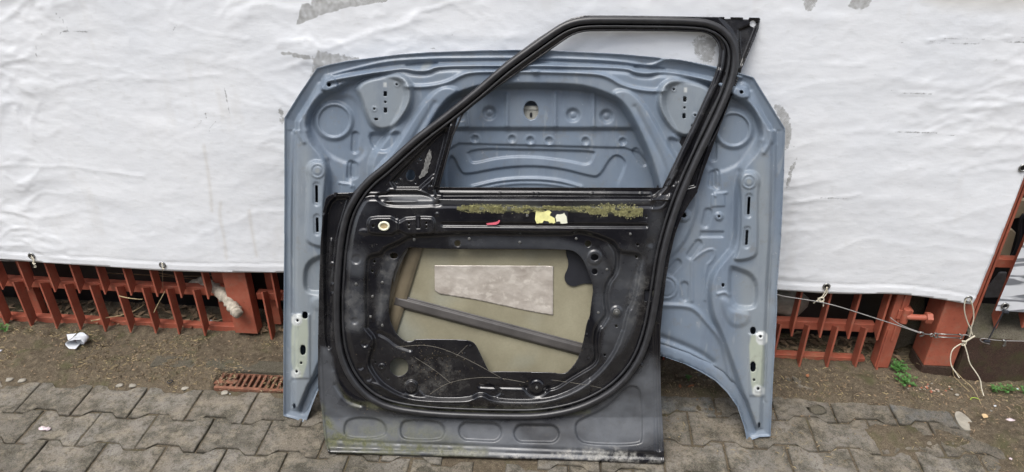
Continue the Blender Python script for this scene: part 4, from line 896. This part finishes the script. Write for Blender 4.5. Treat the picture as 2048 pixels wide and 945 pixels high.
# cobweb strands and dead bits on the lower panel
mb = MB()
for pts in ([(791, 694), (860, 688), (930, 715), (1010, 760)], [(860, 788), (900, 762), (980, 752), (1050, 765)], [(912, 713), (935, 690)], [(830, 715), (870, 740), (900, 765)], [(1105, 760), (1190, 772), (1225, 784)]):
    p = chaikin(pts, 3, False); mb.tube([DP.P(x, y, field_h(x, y)+.001) for x, y in p], .0004, 4)
o = mb.build('cobweb', M['stone'], dr)
mb = MB()
for _ in range(260):
    if rm.rand() < .5: x, y = rm.normal(850, 35), rm.normal(735, 28)
    elif rm.rand() < .5: x, y = rm.uniform(700, 1180), rm.uniform(808, 828)
    else: x, y = rm.uniform(655, 1310), rm.uniform(700, 915)
    if inside(np.array([x]), np.array([y]), np.array(OPEN))[0] or not inside(np.array([x]), np.array([y]), np.array(OD))[0]: continue
    c_ = DP.P(x, y, field_h(x, y)+.0008); d = rm.randn(3); d -= DP.n*(d@DP.n); d /= np.linalg.norm(d); s_ = np.cross(d, DP.n); L_ = .0008+.0028*rm.rand()**3
    mb.add([c_-d*L_, c_+s_*.0006, c_+d*L_+DP.n*.0008, c_-s_*.0006], [(0, 1, 2, 3)])
o = mb.build('debris', M['crumb'], dr); o['kind'] = 'stuff'
# ================================================================== SMALL THINGS
def G3(px, py, z=.0): return G(px, py, z)
def gh(px, py):
    p = G(px, py); return float(soil_h(np.array(p[0]), np.array(p[1])))
def lie(px, py, dz=0): z = max(gh(px, py), 0 if G(px, py)[1] < 1.9 else -1); p = G(px, py, z+dz); return p
# drain grate
gc = [G(457, 741), G(572, 741), G(576, 791), G(430, 779)]
xa, xb, ya, yb = -1.235, -.945, 1.925, 2.018
gt = thing('drain_grate', 'rusty slotted cast iron drain grate set in the paving left of the bonnet', 'drain grate', ((xa+xb)/2, (ya+yb)/2, .0))
b = MB(); zt_g = .004
b.box(((xa+xb)/2, ya+.006, zt_g-.01), (xb-xa, .013, .02)); b.box(((xa+xb)/2, yb-.006, zt_g-.01), (xb-xa, .013, .02)); b.box((xa+.006, (ya+yb)/2, zt_g-.0105), (.013, yb-ya-.026, .019)); b.box((xb-.006, (ya+yb)/2, zt_g-.0105), (.013, yb-ya-.026, .019))
b.build('frame', M['rust'], gt, bevel=.002)
for i in range(11):
    x = xa+.035+i*(xb-xa-.05)/11
    MB().box((x, (ya+yb)/2, zt_g-.0095), (.0095, yb-ya-.026, .017)).build('bar', M['rust'], gt, bevel=.0015)
MB().box((xa+.03, ya+.03, zt_g+.001), (.09, .018, .004), Matrix.Rotation(.1, 4, 'Z').to_3x3()).build('rust_flake', M['rust'], gt)
# branch poking out between the slats
pts = [(372, 574), (388, 568), (405, 563), (420, 572), (435, 580), (450, 592), (462, 608), (472, 622), (476, 627)]
ys_ = np.linspace(FY+.13, FY-.035, len(pts)); rad = [.008, .017, .022, .020, .020, .021, .021, .023, .016]
p3 = [Wy(a, b_, y) for (a, b_), y in zip(pts, ys_)]
pp, rr2 = [], []
for i in range(len(p3)-1):
    for t in (0, .25, .5, .75): pp.append(p3[i]*(1-t)+p3[i+1]*t); rr2.append((rad[i]*(1-t)+rad[i+1]*t)*(1+.13*math.sin(i*9.1+t*17)))
pp.append(p3[-1]); rr2.append(rad[-1])
b = MB().tube(pp, rr2, 14)
for i, v in enumerate(b.v): e = float(fbm(np.array(v.x*60), np.array(v.z*60+v.y*40), 3, 6)); b.v[i] = v+Vector((e, e*.5, e))*.007
o = b.build('dead_branch', M['bark'], smooth=True, origin=p3[4]); tag(o, 'thick bleached broken branch poking out between the red slats', 'branch')
def twig(pts, y0_, y1_, r, label, nm='twig', m='twig', grp=None):
    p = chaikin(pts, 2, False); yy = np.linspace(y0_, y1_, len(p)); q_ = [Wy(a, b_, y) for (a, b_), y in zip(p, yy)]
    o = MB().tube(q_, list(np.linspace(r, r*.4, len(q_))), 6).build(nm, M[m], smooth=True, origin=q_[0]); return tag(o, label, 'twig', grp)
twig([(183, 642), (210, 636), (245, 630), (270, 622), (290, 608)], FY-.01, FY+.1, .0028, 'long thin dry twig lying through the lower slats above the crumpled cup', m='straw')
twig([(238, 592), (255, 596), (280, 599), (286, 598)], FY-.012, FY+.0, .0026, 'short pale twig resting on the middle rail of the left fence', m='straw')
twig([(308, 625), (316, 608), (325, 592), (330, 582)], FY-.01, FY+.0, .0022, 'forked dry stem hanging below the second tarp eyelet', m='straw')
twig([(210, 546), (260, 548), (330, 552), (400, 560)], FY+.1, FY+.2, .003, 'horizontal dry twig in the shade just under the tarp hem')
twig([(300, 540), (340, 552), (400, 553), (470, 548)], FY+.09, FY+.16, .0035, 'crooked dry twig in front of the bleached branch')
twig([(355, 722), (400, 725), (432, 727)], G(355, 722)[1]-.01, G(432, 727)[1]-.01, .0016, 'thin reddish straw lying along the mossy kerb', m='straw')
# leaf litter and rubble behind the slats
def blobs(n, regs, rmin, rmax, seed):
    r_ = np.random.RandomState(seed); b = MB()
    for _ in range(n):
        x0_, x1_, y0_, y1_ = regs[r_.randint(len(regs))]; x, y = r_.uniform(x0_, x1_), r_.uniform(y0_, y1_)
        z = float(soil_h(np.array(x), np.array(y))); r = r_.uniform(rmin, rmax)**1; a = r_.rand()*6.28; e = r_.randn(3)*.5
        d = np.array([math.cos(a), math.sin(a), e[0]*.5])*r*1.6; s_ = np.array([-math.sin(a), math.cos(a), e[1]*.6])*r*(.35+.5*r_.rand()); c_ = np.array([x, y, z+r*.5])
        b.add([c_-d, c_-s_*.9+[0, 0, r*.3], c_+d*.9, c_+s_+[0, 0, r*.2]], [(0, 1, 2), (0, 2, 3)])
    return b
o = blobs(900, [(-2.3, -.7, 2.24, 2.39), (.7, 1.3, 2.26, 2.6)], .004, .016, 3).build('leaf_litter', M['twig'], origin=(-1, 2.4, 0)); tag(o, 'brown leaf litter in the dark behind the fence slats', 'leaf litter', None, 'stuff')
o = blobs(2600, [(-2.2, -.6, 1.92, 2.22), (.35, 1.9, 1.95, 2.2), (1.3, 1.9, 1.6, 2.15)], .0008, .0035, 4).build('soil_crumbs', M['crumb'], origin=(0, 2, 0)); tag(o, 'crumbs and straw bits scattered over the bare soil', 'soil crumbs', None, 'stuff')
o = blobs(1800, [(-2.2, -.6, 1.92, 2.22), (.35, 1.9, 1.9, 2.2), (1.25, 1.9, 1.5, 2.15)], .001, .005, 14).build('dark_soil_crumbs', M['twig'], origin=(0, 2, 0)); tag(o, 'dark crumbs of earth and leaf scattered over the bare soil', 'soil crumbs', None, 'stuff')
o = blobs(1600, [(-2.1, 1.8, 1.42, 1.92)], .0006, .0022, 24).build('paving_grit', M['crumb'], origin=(0, 1.6, 0)); tag(o, 'fine grit and straw bits strewn over the pavers', 'grit', None, 'stuff')
for v in o.data.vertices: v.co.z = max(v.co.z, 0)+.0045-.0
b = MB(); r_ = np.random.RandomState(16)
for _ in range(9000):
    if r_.rand() < .55: x, y = r_.uniform(-2.2, -.6), r_.uniform(1.9, 2.2)
    else: x, y = r_.uniform(.35, 1.9), r_.uniform(1.6, 2.2)
    if x > 0 and y < 1.95 and x < 1.35 and r_.rand() < .75: continue
    if float(vnoise(np.array(x*9), np.array(y*9), 3)) < -.12: continue
    z = max(float(soil_h(np.array(x), np.array(y))), 0 if y < 1.9 else -1); L_ = .003+.009*r_.rand()**2; a = r_.rand()*6.28; d = np.array([math.cos(a), math.sin(a), 0])*L_; s_ = np.array([-math.sin(a), math.cos(a), 0])*.0005
    p0 = np.array([x, y, z+.001]); b.add([p0-d-s_, p0-d+s_, p0+[0, 0, .002+.002*r_.rand()]+s_*2, p0+d+s_, p0+d-s_], [(0, 1, 2, 3, 4)])
o = b.build('dry_fibres', M['crumb'], origin=(0, 2, 0)); o.data.materials.append(M['straw']); tag(o, 'short dry plant fibres matted over the bare soil', 'plant fibres', None, 'stuff')
for p in o.data.polygons: p.material_index = p.index % 3 == 0
# dried grass at the gate
b = MB(); r_ = np.random.RandomState(6)
for _ in range(260):
    x = r_.uniform(.78, 1.34); y = r_.uniform(2.24, 2.38); z = float(soil_h(np.array(x), np.array(y))); L_ = .04+.12*r_.rand()**2; a = r_.rand()*6.28; el = r_.uniform(.02, .5)
    d = np.array([math.cos(a)*math.cos(el), -abs(math.sin(a))*.35*math.cos(el), math.sin(el)]); s_ = np.array([-math.sin(a), math.cos(a)*.3, .3])*.0008
    p0 = np.array([x, y, z]); p1 = p0+d*L_*.5; p2 = p0+d*L_-np.array([0, 0, L_*.15]); b.add([p0-s_, p0+s_, p1+s_, p1-s_, p2], [(0, 1, 2, 3), (3, 2, 4)])
o = b.build('dry_grass', M['straw'], origin=(1.05, 2.3, 0)); tag(o, 'tangle of dry straw coloured grass behind the gate slats', 'dry grass', None, 'stuff')
# crumpled plastic cup
c_ = lie(160, 690, .0); cp = thing('plastic_cup', 'crushed white plastic cup lying on the soil below the left fence', 'cup', c_)
def cupshell(n0, n1, R0, R1, hgt, seed):
    r_ = np.random.RandomState(seed); b = MB(); rows = 7
    for i in range(rows):
        t = i/(rows-1)
        for j in range(n0, n1+1):
            a = 2*math.pi*j/22; R_ = R0+(R1-R0)*t; R_ *= 1+.22*math.sin(a*2+1)+.10*r_.randn()*.5
            b.v.append(V((c_[0]+R_*math.cos(a), c_[1]+hgt*(t-.5)*.75+R_*.35*math.sin(a), c_[2]+.018+R_*.62*math.sin(a)+(1-t)*.004)))
    w = n1-n0+1
    for i in range(rows-1):
        for j in range(w-1): b.f.append([i*w+j, i*w+j+1, (i+1)*w+j+1, (i+1)*w+j])
    return b
o = cupshell(0, 17, .030, .024, .06, 2).build('wall', M['white'], cp, smooth=True); md = o.modifiers.new('t', 'SOLIDIFY'); md.thickness = .0008
n = 18; MB().prism([(c_[0]+.003+.024*math.cos(2*math.pi*i/n), c_[1]+.014+.012*math.sin(2*math.pi*i/n), c_[2]+.012+.02*math.sin(2*math.pi*i/n)+.01) for i in range(n)], (0, .001, -.001)).build('base', M['white'], cp)
s0 = lie(143, 676, .006)
b = MB(); b.add([s0+[-.022, .008, .01], s0+[.018, .01, .016], s0+[.006, -.004, .004], s0+[-.004, -.016, .0]], [(0, 1, 2), (0, 2, 3)]); b.build('torn_piece', M['white'], cp)
# wrapper
def crumple(px, py, sx, sy, sz, m, nm, label, cat, seed, sub=3):
    c_ = lie(px, py); bm_ = MB(); r_ = np.random.RandomState(seed); n1, n2 = 10, 7
    for i in range(n1+1):
        for j in range(n2):
            u = i/n1*math.pi; v = 2*math.pi*j/n2; k_ = 1+.45*r_.randn()*.5
            bm_.v.append(V((c_[0]-math.cos(u)*sx, c_[1]+math.sin(u)*math.cos(v)*sy*k_, c_[2]+sz*.8+math.sin(u)*math.sin(v)*sz*k_)))
    for i in range(n1):
        for j in range(n2): bm_.f.append([i*n2+j, i*n2+(j+1) % n2, (i+1)*n2+(j+1) % n2, (i+1)*n2+j])
    o = bm_.build(nm, M[m], origin=c_); return tag(o, label, cat)
crumple(90, 859, .021, .009, .006, 'wrap', 'sweet_wrapper', 'small twisted pinkish foil wrapper on the pavers at the lower left', 'wrapper', 3)
crumple(2020, 842, .016, .008, .005, 'wrap', 'foil_scrap', 'small bluish white foil scrap on soil near the right edge', 'litter', 8)
crumple(2021, 918, .005, .004, .002, 'wrap', 'foil_scrap', 'tiny pale scrap on soil at the lower right corner', 'litter', 9)
crumple(268, 605, .006, .005, .004, 'white', 'paper_scrap', 'small white paper scrap behind the left fence slats', 'litter', 12)
crumple(423, 677-32, .006, .004, .008, 'white', 'paper_scrap', 'white scrap on the dark soil left of the fence end post', 'litter', 13)
crumple(1590, 658, .009, .005, .005, 'white', 'paper_scrap', 'white paper scrap behind the gate slats', 'litter', 15)
# leaves on the ground
def leafobj(px, py, L_, wd, ang, m, nm, label, tilt=.4, cat='leaf', dz=.006):
    c_ = lie(px, py, dz); a = math.cos(ang); s = math.sin(ang); b = MB(); k = 7; 
    for i in range(k+1):
        t = i/k; w_2 = wd*math.sin(math.pi*min(.98, t+.02))**.8*.5; x = (t-.5)*L_
        for s_ in (-1, 0, 1): b.v.append(V((c_[0]+a*x-s*w_2*s_, c_[1]+s*x+a*w_2*s_, c_[2]+tilt*(abs(x)*.5+w_2*abs(s_)*.8))))
    for i in range(k):
        for j in (0, 1): b.f.append([i*3+j, i*3+j+1, (i+1)*3+j+1, (i+1)*3+j])
    o = b.build(nm, M[m], smooth=True, origin=c_); return tag(o, label, cat)
leafobj(1382, 773, .03, .013, .5, 'leaf', 'fallen_leaf', 'orange brown fallen leaf beside the green sprig right of the door')
leafobj(1360, 773, .022, .010, 1.6, 'leaf', 'fallen_leaf', 'smaller reddish leaf nearest the door edge')
leafobj(1968, 836, .026, .02, .9, 'leaf2', 'fallen_leaf', 'pale curled dry leaf on dark soil at the lower right', 1.2)
leafobj(1615, 752, .02, .012, 1.2, 'leaf', 'fallen_leaf', 'brown leaf on soil in front of the gate slats')
leafobj(137, 684+10, .01, .004, .4, 'leaf2', 'fallen_leaf', 'tiny tan leaf fragment beside the crushed cup')
leafobj(112, 672, .03, .003, .9, 'straw', 'wood_splinter', 'pale wood splinter on the soil left of the cup', .1, 'splinter')
leafobj(425, 625+15, .035, .01, .6, 'leaf', 'wood_chip', 'reddish wood chip behind the fence by the end post', .4, 'wood chip')
def sprig(px, py, n, R_, L_, nm, label, seed, cat='weed'):
    c_ = lie(px, py); r_ = np.random.RandomState(seed); t = thing(nm, label, cat, c_)
    st_ = MB(); lf = MB()
    for i in range(n):
        a = r_.rand()*6.28; R2 = R_*r_.rand()**.6; h = .012+.02*r_.rand(); tip = c_+np.array([math.cos(a)*R2, math.sin(a)*R2*.8, h])
        st_.tube([c_+[math.cos(a)*.002, 0, 0], (c_+tip)/2+[0, 0, .006], tip], .0007, 4)
        for k in range(3):
            b_ = a+(k-1)*2.0+r_.rand()*.4; d = np.array([math.cos(b_), math.sin(b_), .15+.3*r_.rand()])*L_*(.7+.6*r_.rand()); s_ = np.array([-math.sin(b_), math.cos(b_), .1])*L_*.38
            lf.add([tip, tip+d*.45+s_, tip+d, tip+d*.45-s_], [(0, 1, 2, 3)])
    st_.build('stem', M['green'], t); lf.build('leaves', M['green'], t); return t
sprig(1808, 768, 22, .036, .010, 'weed', 'small leafy green weed on soil between the gate and the square post', 1)
sprig(1797, 742, 24, .034, .010, 'weed', 'upper clump of green weed touching the gate post foot', 2)
sprig(1378, 762, 7, .012, .008, 'weed', 'tiny green sprig beside orange leaves right of the door', 3)
sprig(12, 662, 12, .03, .010, 'weed', 'green sprouts under the fence at the left edge', 4)
sprig(1985, 785, 12, .022, .008, 'weed', 'green weed at the foot of the brown plinth', 5)
sprig(2010, 785, 12, .03, .009, 'weed', 'dark green weed by the plinth close to the right edge', 6)
sprig(2046, 790, 12, .03, .008, 'weed', 'green weed at the plinth foot cut by the right edge', 7)
# pebbles
r_ = np.random.RandomState(9)
def pebble(px, py, r, m, label, grp=None, seed=0, nm='pebble', cat='pebble', sq_=.6):
    c_ = lie(px, py); q_ = np.random.RandomState(seed); b = MB(); n1, n2 = 6, 9
    k_ = 1+.16*q_.randn(n1+1, n2)
    for i in range(n1+1):
        for j in range(n2):
            u = i/n1*math.pi; v = 2*math.pi*j/n2; kk = k_[i, j] if 0 < i < n1 else 1
            b.v.append(V((c_[0]+math.sin(u)*math.cos(v)*r*kk*1.2, c_[1]+math.sin(u)*math.sin(v)*r*kk, c_[2]+r*.25-math.cos(u)*r*sq_)))
    for i in range(n1):
        for j in range(n2): b.f.append([i*n2+j, (i+1)*n2+j, (i+1)*n2+(j+1) % n2, i*n2+(j+1) % n2][::-1])
    o = b.build(nm, M[m], smooth=True, origin=c_); return tag(o, label, cat, grp)
for i in range(34):
    px = r_.normal(1862, 16); py = r_.normal(779, 7)
    pebble(px, py, .0025+.0022*r_.rand(), ('pebble', 'brick', 'stone')[i % 3], 'small reddish and pale pebble in the cluster at the foot of the square post', 'pebbles at the foot of the square post', i)
pebble(1914, 790, .006, 'stone', 'pale round pebble on soil in front of the plinth', seed=51); pebble(1903, 779, .004, 'stone', 'small white pebble between the square post and plinth', seed=52)
pebble(1990, 812, .004, 'white', 'white pebble above the curled dry leaf', seed=53); pebble(1982, 822, .004, 'stone', 'grey pebble beside the curled dry leaf', seed=54)
pebble(2035, 780-2, .004, 'white', 'white pebble under the plinth near the right edge', seed=55); pebble(1, 702, .006, 'white', 'white pebble at the left edge on the soil', seed=56)
pebble(327, 695, .0022, 'white', 'tiny white chip on the soil under the fence', seed=57); pebble(460, 788, .0022, 'white', 'tiny white chip on a paver by the grate', seed=58)
for px, py, s, lb in ((20, 760, 60, 'flat pale stone in the paving edge at the far left'), (44, 762, 61, 'flat pale stone beside the leftmost one at the soil edge'), (240, 772, 62, 'flat stone at the soil edge left of the dark ring'), (265, 772, 63, 'flat stone at the soil edge right of the dark ring'), (370, 778, 64, 'flat stone between soil and pavers left of the grate'), (450, 786, 65, 'greenish flat stone at the near corner of the grate')):
    pebble(px, py, .012, 'stone', lb, None, s, 'stone', 'stone', .3)
pebble(1636, 822, .026, 'concrete', 'half buried grey cobble between the pavers right of the bonnet', None, 70, 'cobble', 'cobble', .2)
# green ring
c_ = lie(1951, 800, .003); a_ = np.linspace(.2, 3.1, 12)
tag(MB().tube([c_+np.array([math.cos(a)*.015, math.sin(a)*.012, 0]) for a in a_], .0014, 6).build('plastic_ring', M['lime'], smooth=True, origin=c_), 'broken lime green plastic ring on the soil', 'ring')
c_ = lie(340, 763, .004); a_ = np.linspace(0, 6.28, 16, endpoint=False)
tag(MB().tube([c_+np.array([math.cos(a)*.009, math.sin(a)*.008, 0]) for a in a_], .002, 6, closed=True).build('bottle_cap_ring', M['dark'], smooth=True, origin=c_), 'small black ring on the soil left of the drain grate', 'ring')
# pale flat slab right
c_ = lie(1928, 843, .0); o = MB().prism([G(x, y, .006) for x, y in chaikin([(1905, 824), (1925, 822), (1957, 858), (1925, 862)], 2)], (0, 0, -.012)).build('paver_fragment', M['stone'], origin=c_); tag(o, 'pale worn paver fragment lying loose in the soil at the right', 'paver fragment')
# boulder behind the gate, things behind the right fence
def rock(c_, sx, sy, sz, m, nm, label, cat, seed):
    b = MB(); n1, n2 = 12, 18; 
    for i in range(n1+1):
        for j in range(n2):
            u = i/n1*math.pi; v = 2*math.pi*j/n2; p = np.array([math.sin(u)*math.cos(v), math.sin(u)*math.sin(v), -math.cos(u)]); k_ = 1+.25*float(fbm(np.array(p[0]*1.3+seed), np.array(p[2]*1.3+p[1]), 3, seed))
            b.v.append(V(np.array(c_)+p*k_*[sx, sy, sz]))
    for i in range(n1):
        for j in range(n2): b.f.append([i*n2+j, i*n2+(j+1) % n2, (i+1)*n2+(j+1) % n2, (i+1)*n2+j])
    return tag(b.build(nm, M[m], smooth=True, origin=c_), label, cat)
cb = Wy(1575, 607, 2.32); rock(cb, .08, .05, .055, 'stone', 'boulder', 'rounded pale boulder behind the gate next to the bonnet', 'boulder', 4)
yb_ = yr+.13
def panel(pts, y, t, m, nm, label, cat):
    return tag(MB().prism([Wy(a, b_, y) for a, b_ in pts], (0, t, 0)).build(nm, M[m], origin=Wy(*pts[0], y), bevel=.004), label, cat)
panel([(1990, 520), (2002, 470), (2024, 458), (2033, 466), (2018, 520)], yb_, .06, 'beige', 'plastic_housing', 'beige plastic car part housing stored behind the right fence', 'car part')
panel([(2020, 440), (2038, 400), (2070, 400), (2060, 432)], yb_+.02, .05, 'beige', 'trim_piece', 'curved beige trim above the housing behind the right fence', 'car part')
panel([(1972, 580), (2000, 545), (2015, 545), (2005, 596), (1968, 596)], yb_+.03, .03, 'grey', 'trim_piece', 'dark grey plastic trim just above the plinth behind the bars', 'car part')
p = chaikin([(2048, 428), (2040, 440), (2040, 470), (2034, 500), (2020, 518)], 2, False)
tag(MB().tube([Wy(a, b_, yb_-.02) for a, b_ in p], .006, 8).build('hose', M['strap'], smooth=True, origin=Wy(2040, 470, yb_)), 'black rubber hose curving past the beige housing', 'hose')
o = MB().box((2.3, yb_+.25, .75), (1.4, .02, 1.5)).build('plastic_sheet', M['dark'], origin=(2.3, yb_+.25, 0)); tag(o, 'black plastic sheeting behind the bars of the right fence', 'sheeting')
panel([(1800, 590), (1850, 560), (1850, 680), (1790, 700)], 2.33, .04, 'concrete', 'concrete_block', 'grey concrete block in shade between gate and square post', 'block')
# ropes, cable, turnbuckle
def rope(pts, y0_, y1_, r, nm, label, m='rope', cat='rope', sm=3, parent=None):
    p = chaikin(pts, sm, False) if sm else pts; yy = np.linspace(y0_, y1_, len(p)); q_ = [Wy(a, b_, y) for (a, b_), y in zip(p, yy)]
    b = MB().tube(q_, r, 7)
    if parent is not None: return b.build(nm, M[m], parent, smooth=True)
    return tag(b.build(nm, M[m], smooth=True, origin=q_[0]), label, cat)
ty = TY-.02
rp1 = thing('rope_tie', 'knotted off white rope tied through the tarp eyelet above the gate', 'rope', Wy(1653, 573, ty))
c4 = lambda *p: crop(1560, 560, 2.455, p)
rope(c4((232, 35), (222, 60), (205, 85)), TY-.01, ty, .0018, 'cord', '', parent=rp1)
rope(c4((228, 36), (235, 60), (212, 88)), TY-.01, ty, .0018, 'cord', '', parent=rp1)
rope(c4((190, 88), (185, 100), (205, 108), (218, 98), (208, 84), (192, 90), (188, 104), (214, 106)), ty-.004, ty-.008, .0026, 'knot', '', parent=rp1)
rope(c4((200, 95), (180, 102), (164, 114)), ty-.004, ty-.006, .0022, 'tail', '', parent=rp1); rope(c4((208, 100), (214, 112), (212, 130)), ty-.004, ty-.006, .0022, 'tail', '', parent=rp1)
rope(c4((-40, 60), (0, 78), (120, 95), (250, 118), (420, 172), (600, 230), (690, 262)), ty, ty-.02, .0018, 'steel_cable', 'thin grey cable running below the tarp to the turnbuckle', 'cable', 'cable')
rope(c4((540, 183), (580, 215), (640, 240), (690, 258)), FY, ty-.02, .0014, 'steel_cable', 'loose short end of cable beside the square post', 'cable', 'cable')
yt = bl[1]-.02
tb = thing('turnbuckle', 'zinc plated wire turnbuckle hanging across the square red post', 'turnbuckle', Wy(1895, 672, yt))
for dy in (-4, 4): rope(c4((765, 272+dy*1.9), (885, 277+dy*1.9)), yt, yt, .0022, 'rod', '', 'zinc', parent=tb, sm=0)
rope(c4((758, 262), (772, 262), (774, 284), (758, 282), (756, 268)), yt, yt, .003, 'end_ring', '', 'zinc', parent=tb, sm=1); rope(c4((880, 266), (895, 270), (893, 287), (880, 288)), yt, yt, .003, 'end_ring', '', 'zinc', parent=tb, sm=1)
rope(c4((700, 264), (735, 268), (752, 262), (752, 278), (738, 276), (733, 266)), yt-.002, yt, .0022, 'hook', '', 'zinc', parent=tb); rope(c4((682, 256), (702, 258), (704, 272), (686, 276)), yt-.003, yt-.003, .0035, 'cable_clamp', '', 'zinc', parent=tb, sm=0)
rope(c4((885, 276), (905, 268), (925, 272), (945, 282)), yt, yt, .0022, 'wire_loop', '', 'cable', parent=tb)
rp2 = thing('rope_tie', 'long off white rope hanging in loose ends from the lower right tarp corner', 'rope', Wy(1937, 598, ty))
yk = yt-.01
rope(c4((918, 88), (905, 110), (905, 160), (925, 220), (940, 245), (930, 280)), TY-.01, yk, .0021, 'cord', '', parent=rp2)
rope(c4((935, 95), (950, 140), (952, 200), (935, 240), (945, 270)), TY-.012, yk, .0021, 'cord', '', parent=rp2)
rope(c4((955, 275), (930, 290), (900, 310), (885, 318), (908, 322), (915, 302), (895, 300)), yk, yk-.01, .0032, 'knot', '', parent=rp2)
rope(c4((890, 312), (850, 335), (836, 370), (838, 420), (860, 450), (880, 480)), yk-.005, yk-.06, .0020, 'tail', '', parent=rp2)
rope(c4((905, 315), (920, 360), (930, 410), (960, 450), (985, 490), (988, 530), (1000, 568)), yk-.005, yk-.10, .0020, 'tail', '', parent=rp2)
rope(c4((848, 420), (850, 470), (880, 500), (900, 520), (930, 548)), yk-.02, yk-.08, .0010, 'frayed_strand', '', 'straw', parent=rp2); rope(c4((860, 445), (900, 490), (940, 520), (965, 560), (988, 610)), yk-.03, yk-.14, .0010, 'frayed_strand', '', 'straw', parent=rp2)
c1 = lambda *p: crop(0, 480, 2.9525, p)
rt1 = thing('rope_tie', 'short frayed rope end in the leftmost tarp eyelet', 'rope', Wy(63, 512, ty)); rope(c1((185, 92), (190, 115), (205, 130), (195, 145), (212, 150), (214, 162), (202, 160)), TY-.01, ty, .0018, 'cord', '', parent=rt1); rope(c1((188, 98), (205, 120), (190, 138), (208, 140)), TY-.01, ty-.005, .0022, 'knot', '', parent=rt1)
rt2 = thing('rope_tie', 'short white rope end in the second eyelet from the left', 'rope', Wy(325, 530, ty)); rope(c1((955, 135), (962, 150), (958, 165), (968, 172)), TY-.01, ty, .0024, 'cord', '', parent=rt2); rope(c1((960, 170), (960, 230), (962, 290)), ty, FY-.005, .0006, 'thread', '', 'twig', parent=rt2)
rope(c1((-60, 118), (60, 124), (180, 122), (280, 128)), ty+.02, ty+.02, .0014, 'steel_cable', 'thin cable running just under the tarp hem at the left edge', 'cable', 'cable')
c5 = lambda *p: crop(1760, 330, 2.5556, p)
sh = thing('strap_hook', 'black rubber strap with hook stretched from striped tarp eyelet down the plinth', 'strap', Wy(2008, 618, y2-.03))
a_, b_ = Wy(2008, 622, y2-.01), Wy(1975, 682, y0-.03)
MB().tube([a_, b_], .0055, 6, flat=.45).build('strap', M['strap'], sh); MB().tube([a_+[-.004, -.003, .0], a_+[.012, -.003, -.002]], .007, 8).build('toggle', M['strap'], sh); MB().tube([b_+[-.012, 0, 0], b_+[.008, 0, -.002]], .005, 8).build('hook', M['strap'], sh)
rope(c5((560, 915), (520, 905), (508, 890), (530, 885), (600, 898), (736, 900), (860, 905)), y0-.03, y0-.03, .0014, 'steel_cable', 'thin cable looped under the strap hook along the plinth', 'cable', 'cable')
rope(c5((628, 895), (640, 900), (638, 922), (628, 925)), y0-.032, y0-.032, .004, 'cable_clamp', 'zinc cable clamp on the wire beside the strap hook', 'zinc', 'clamp', 0)
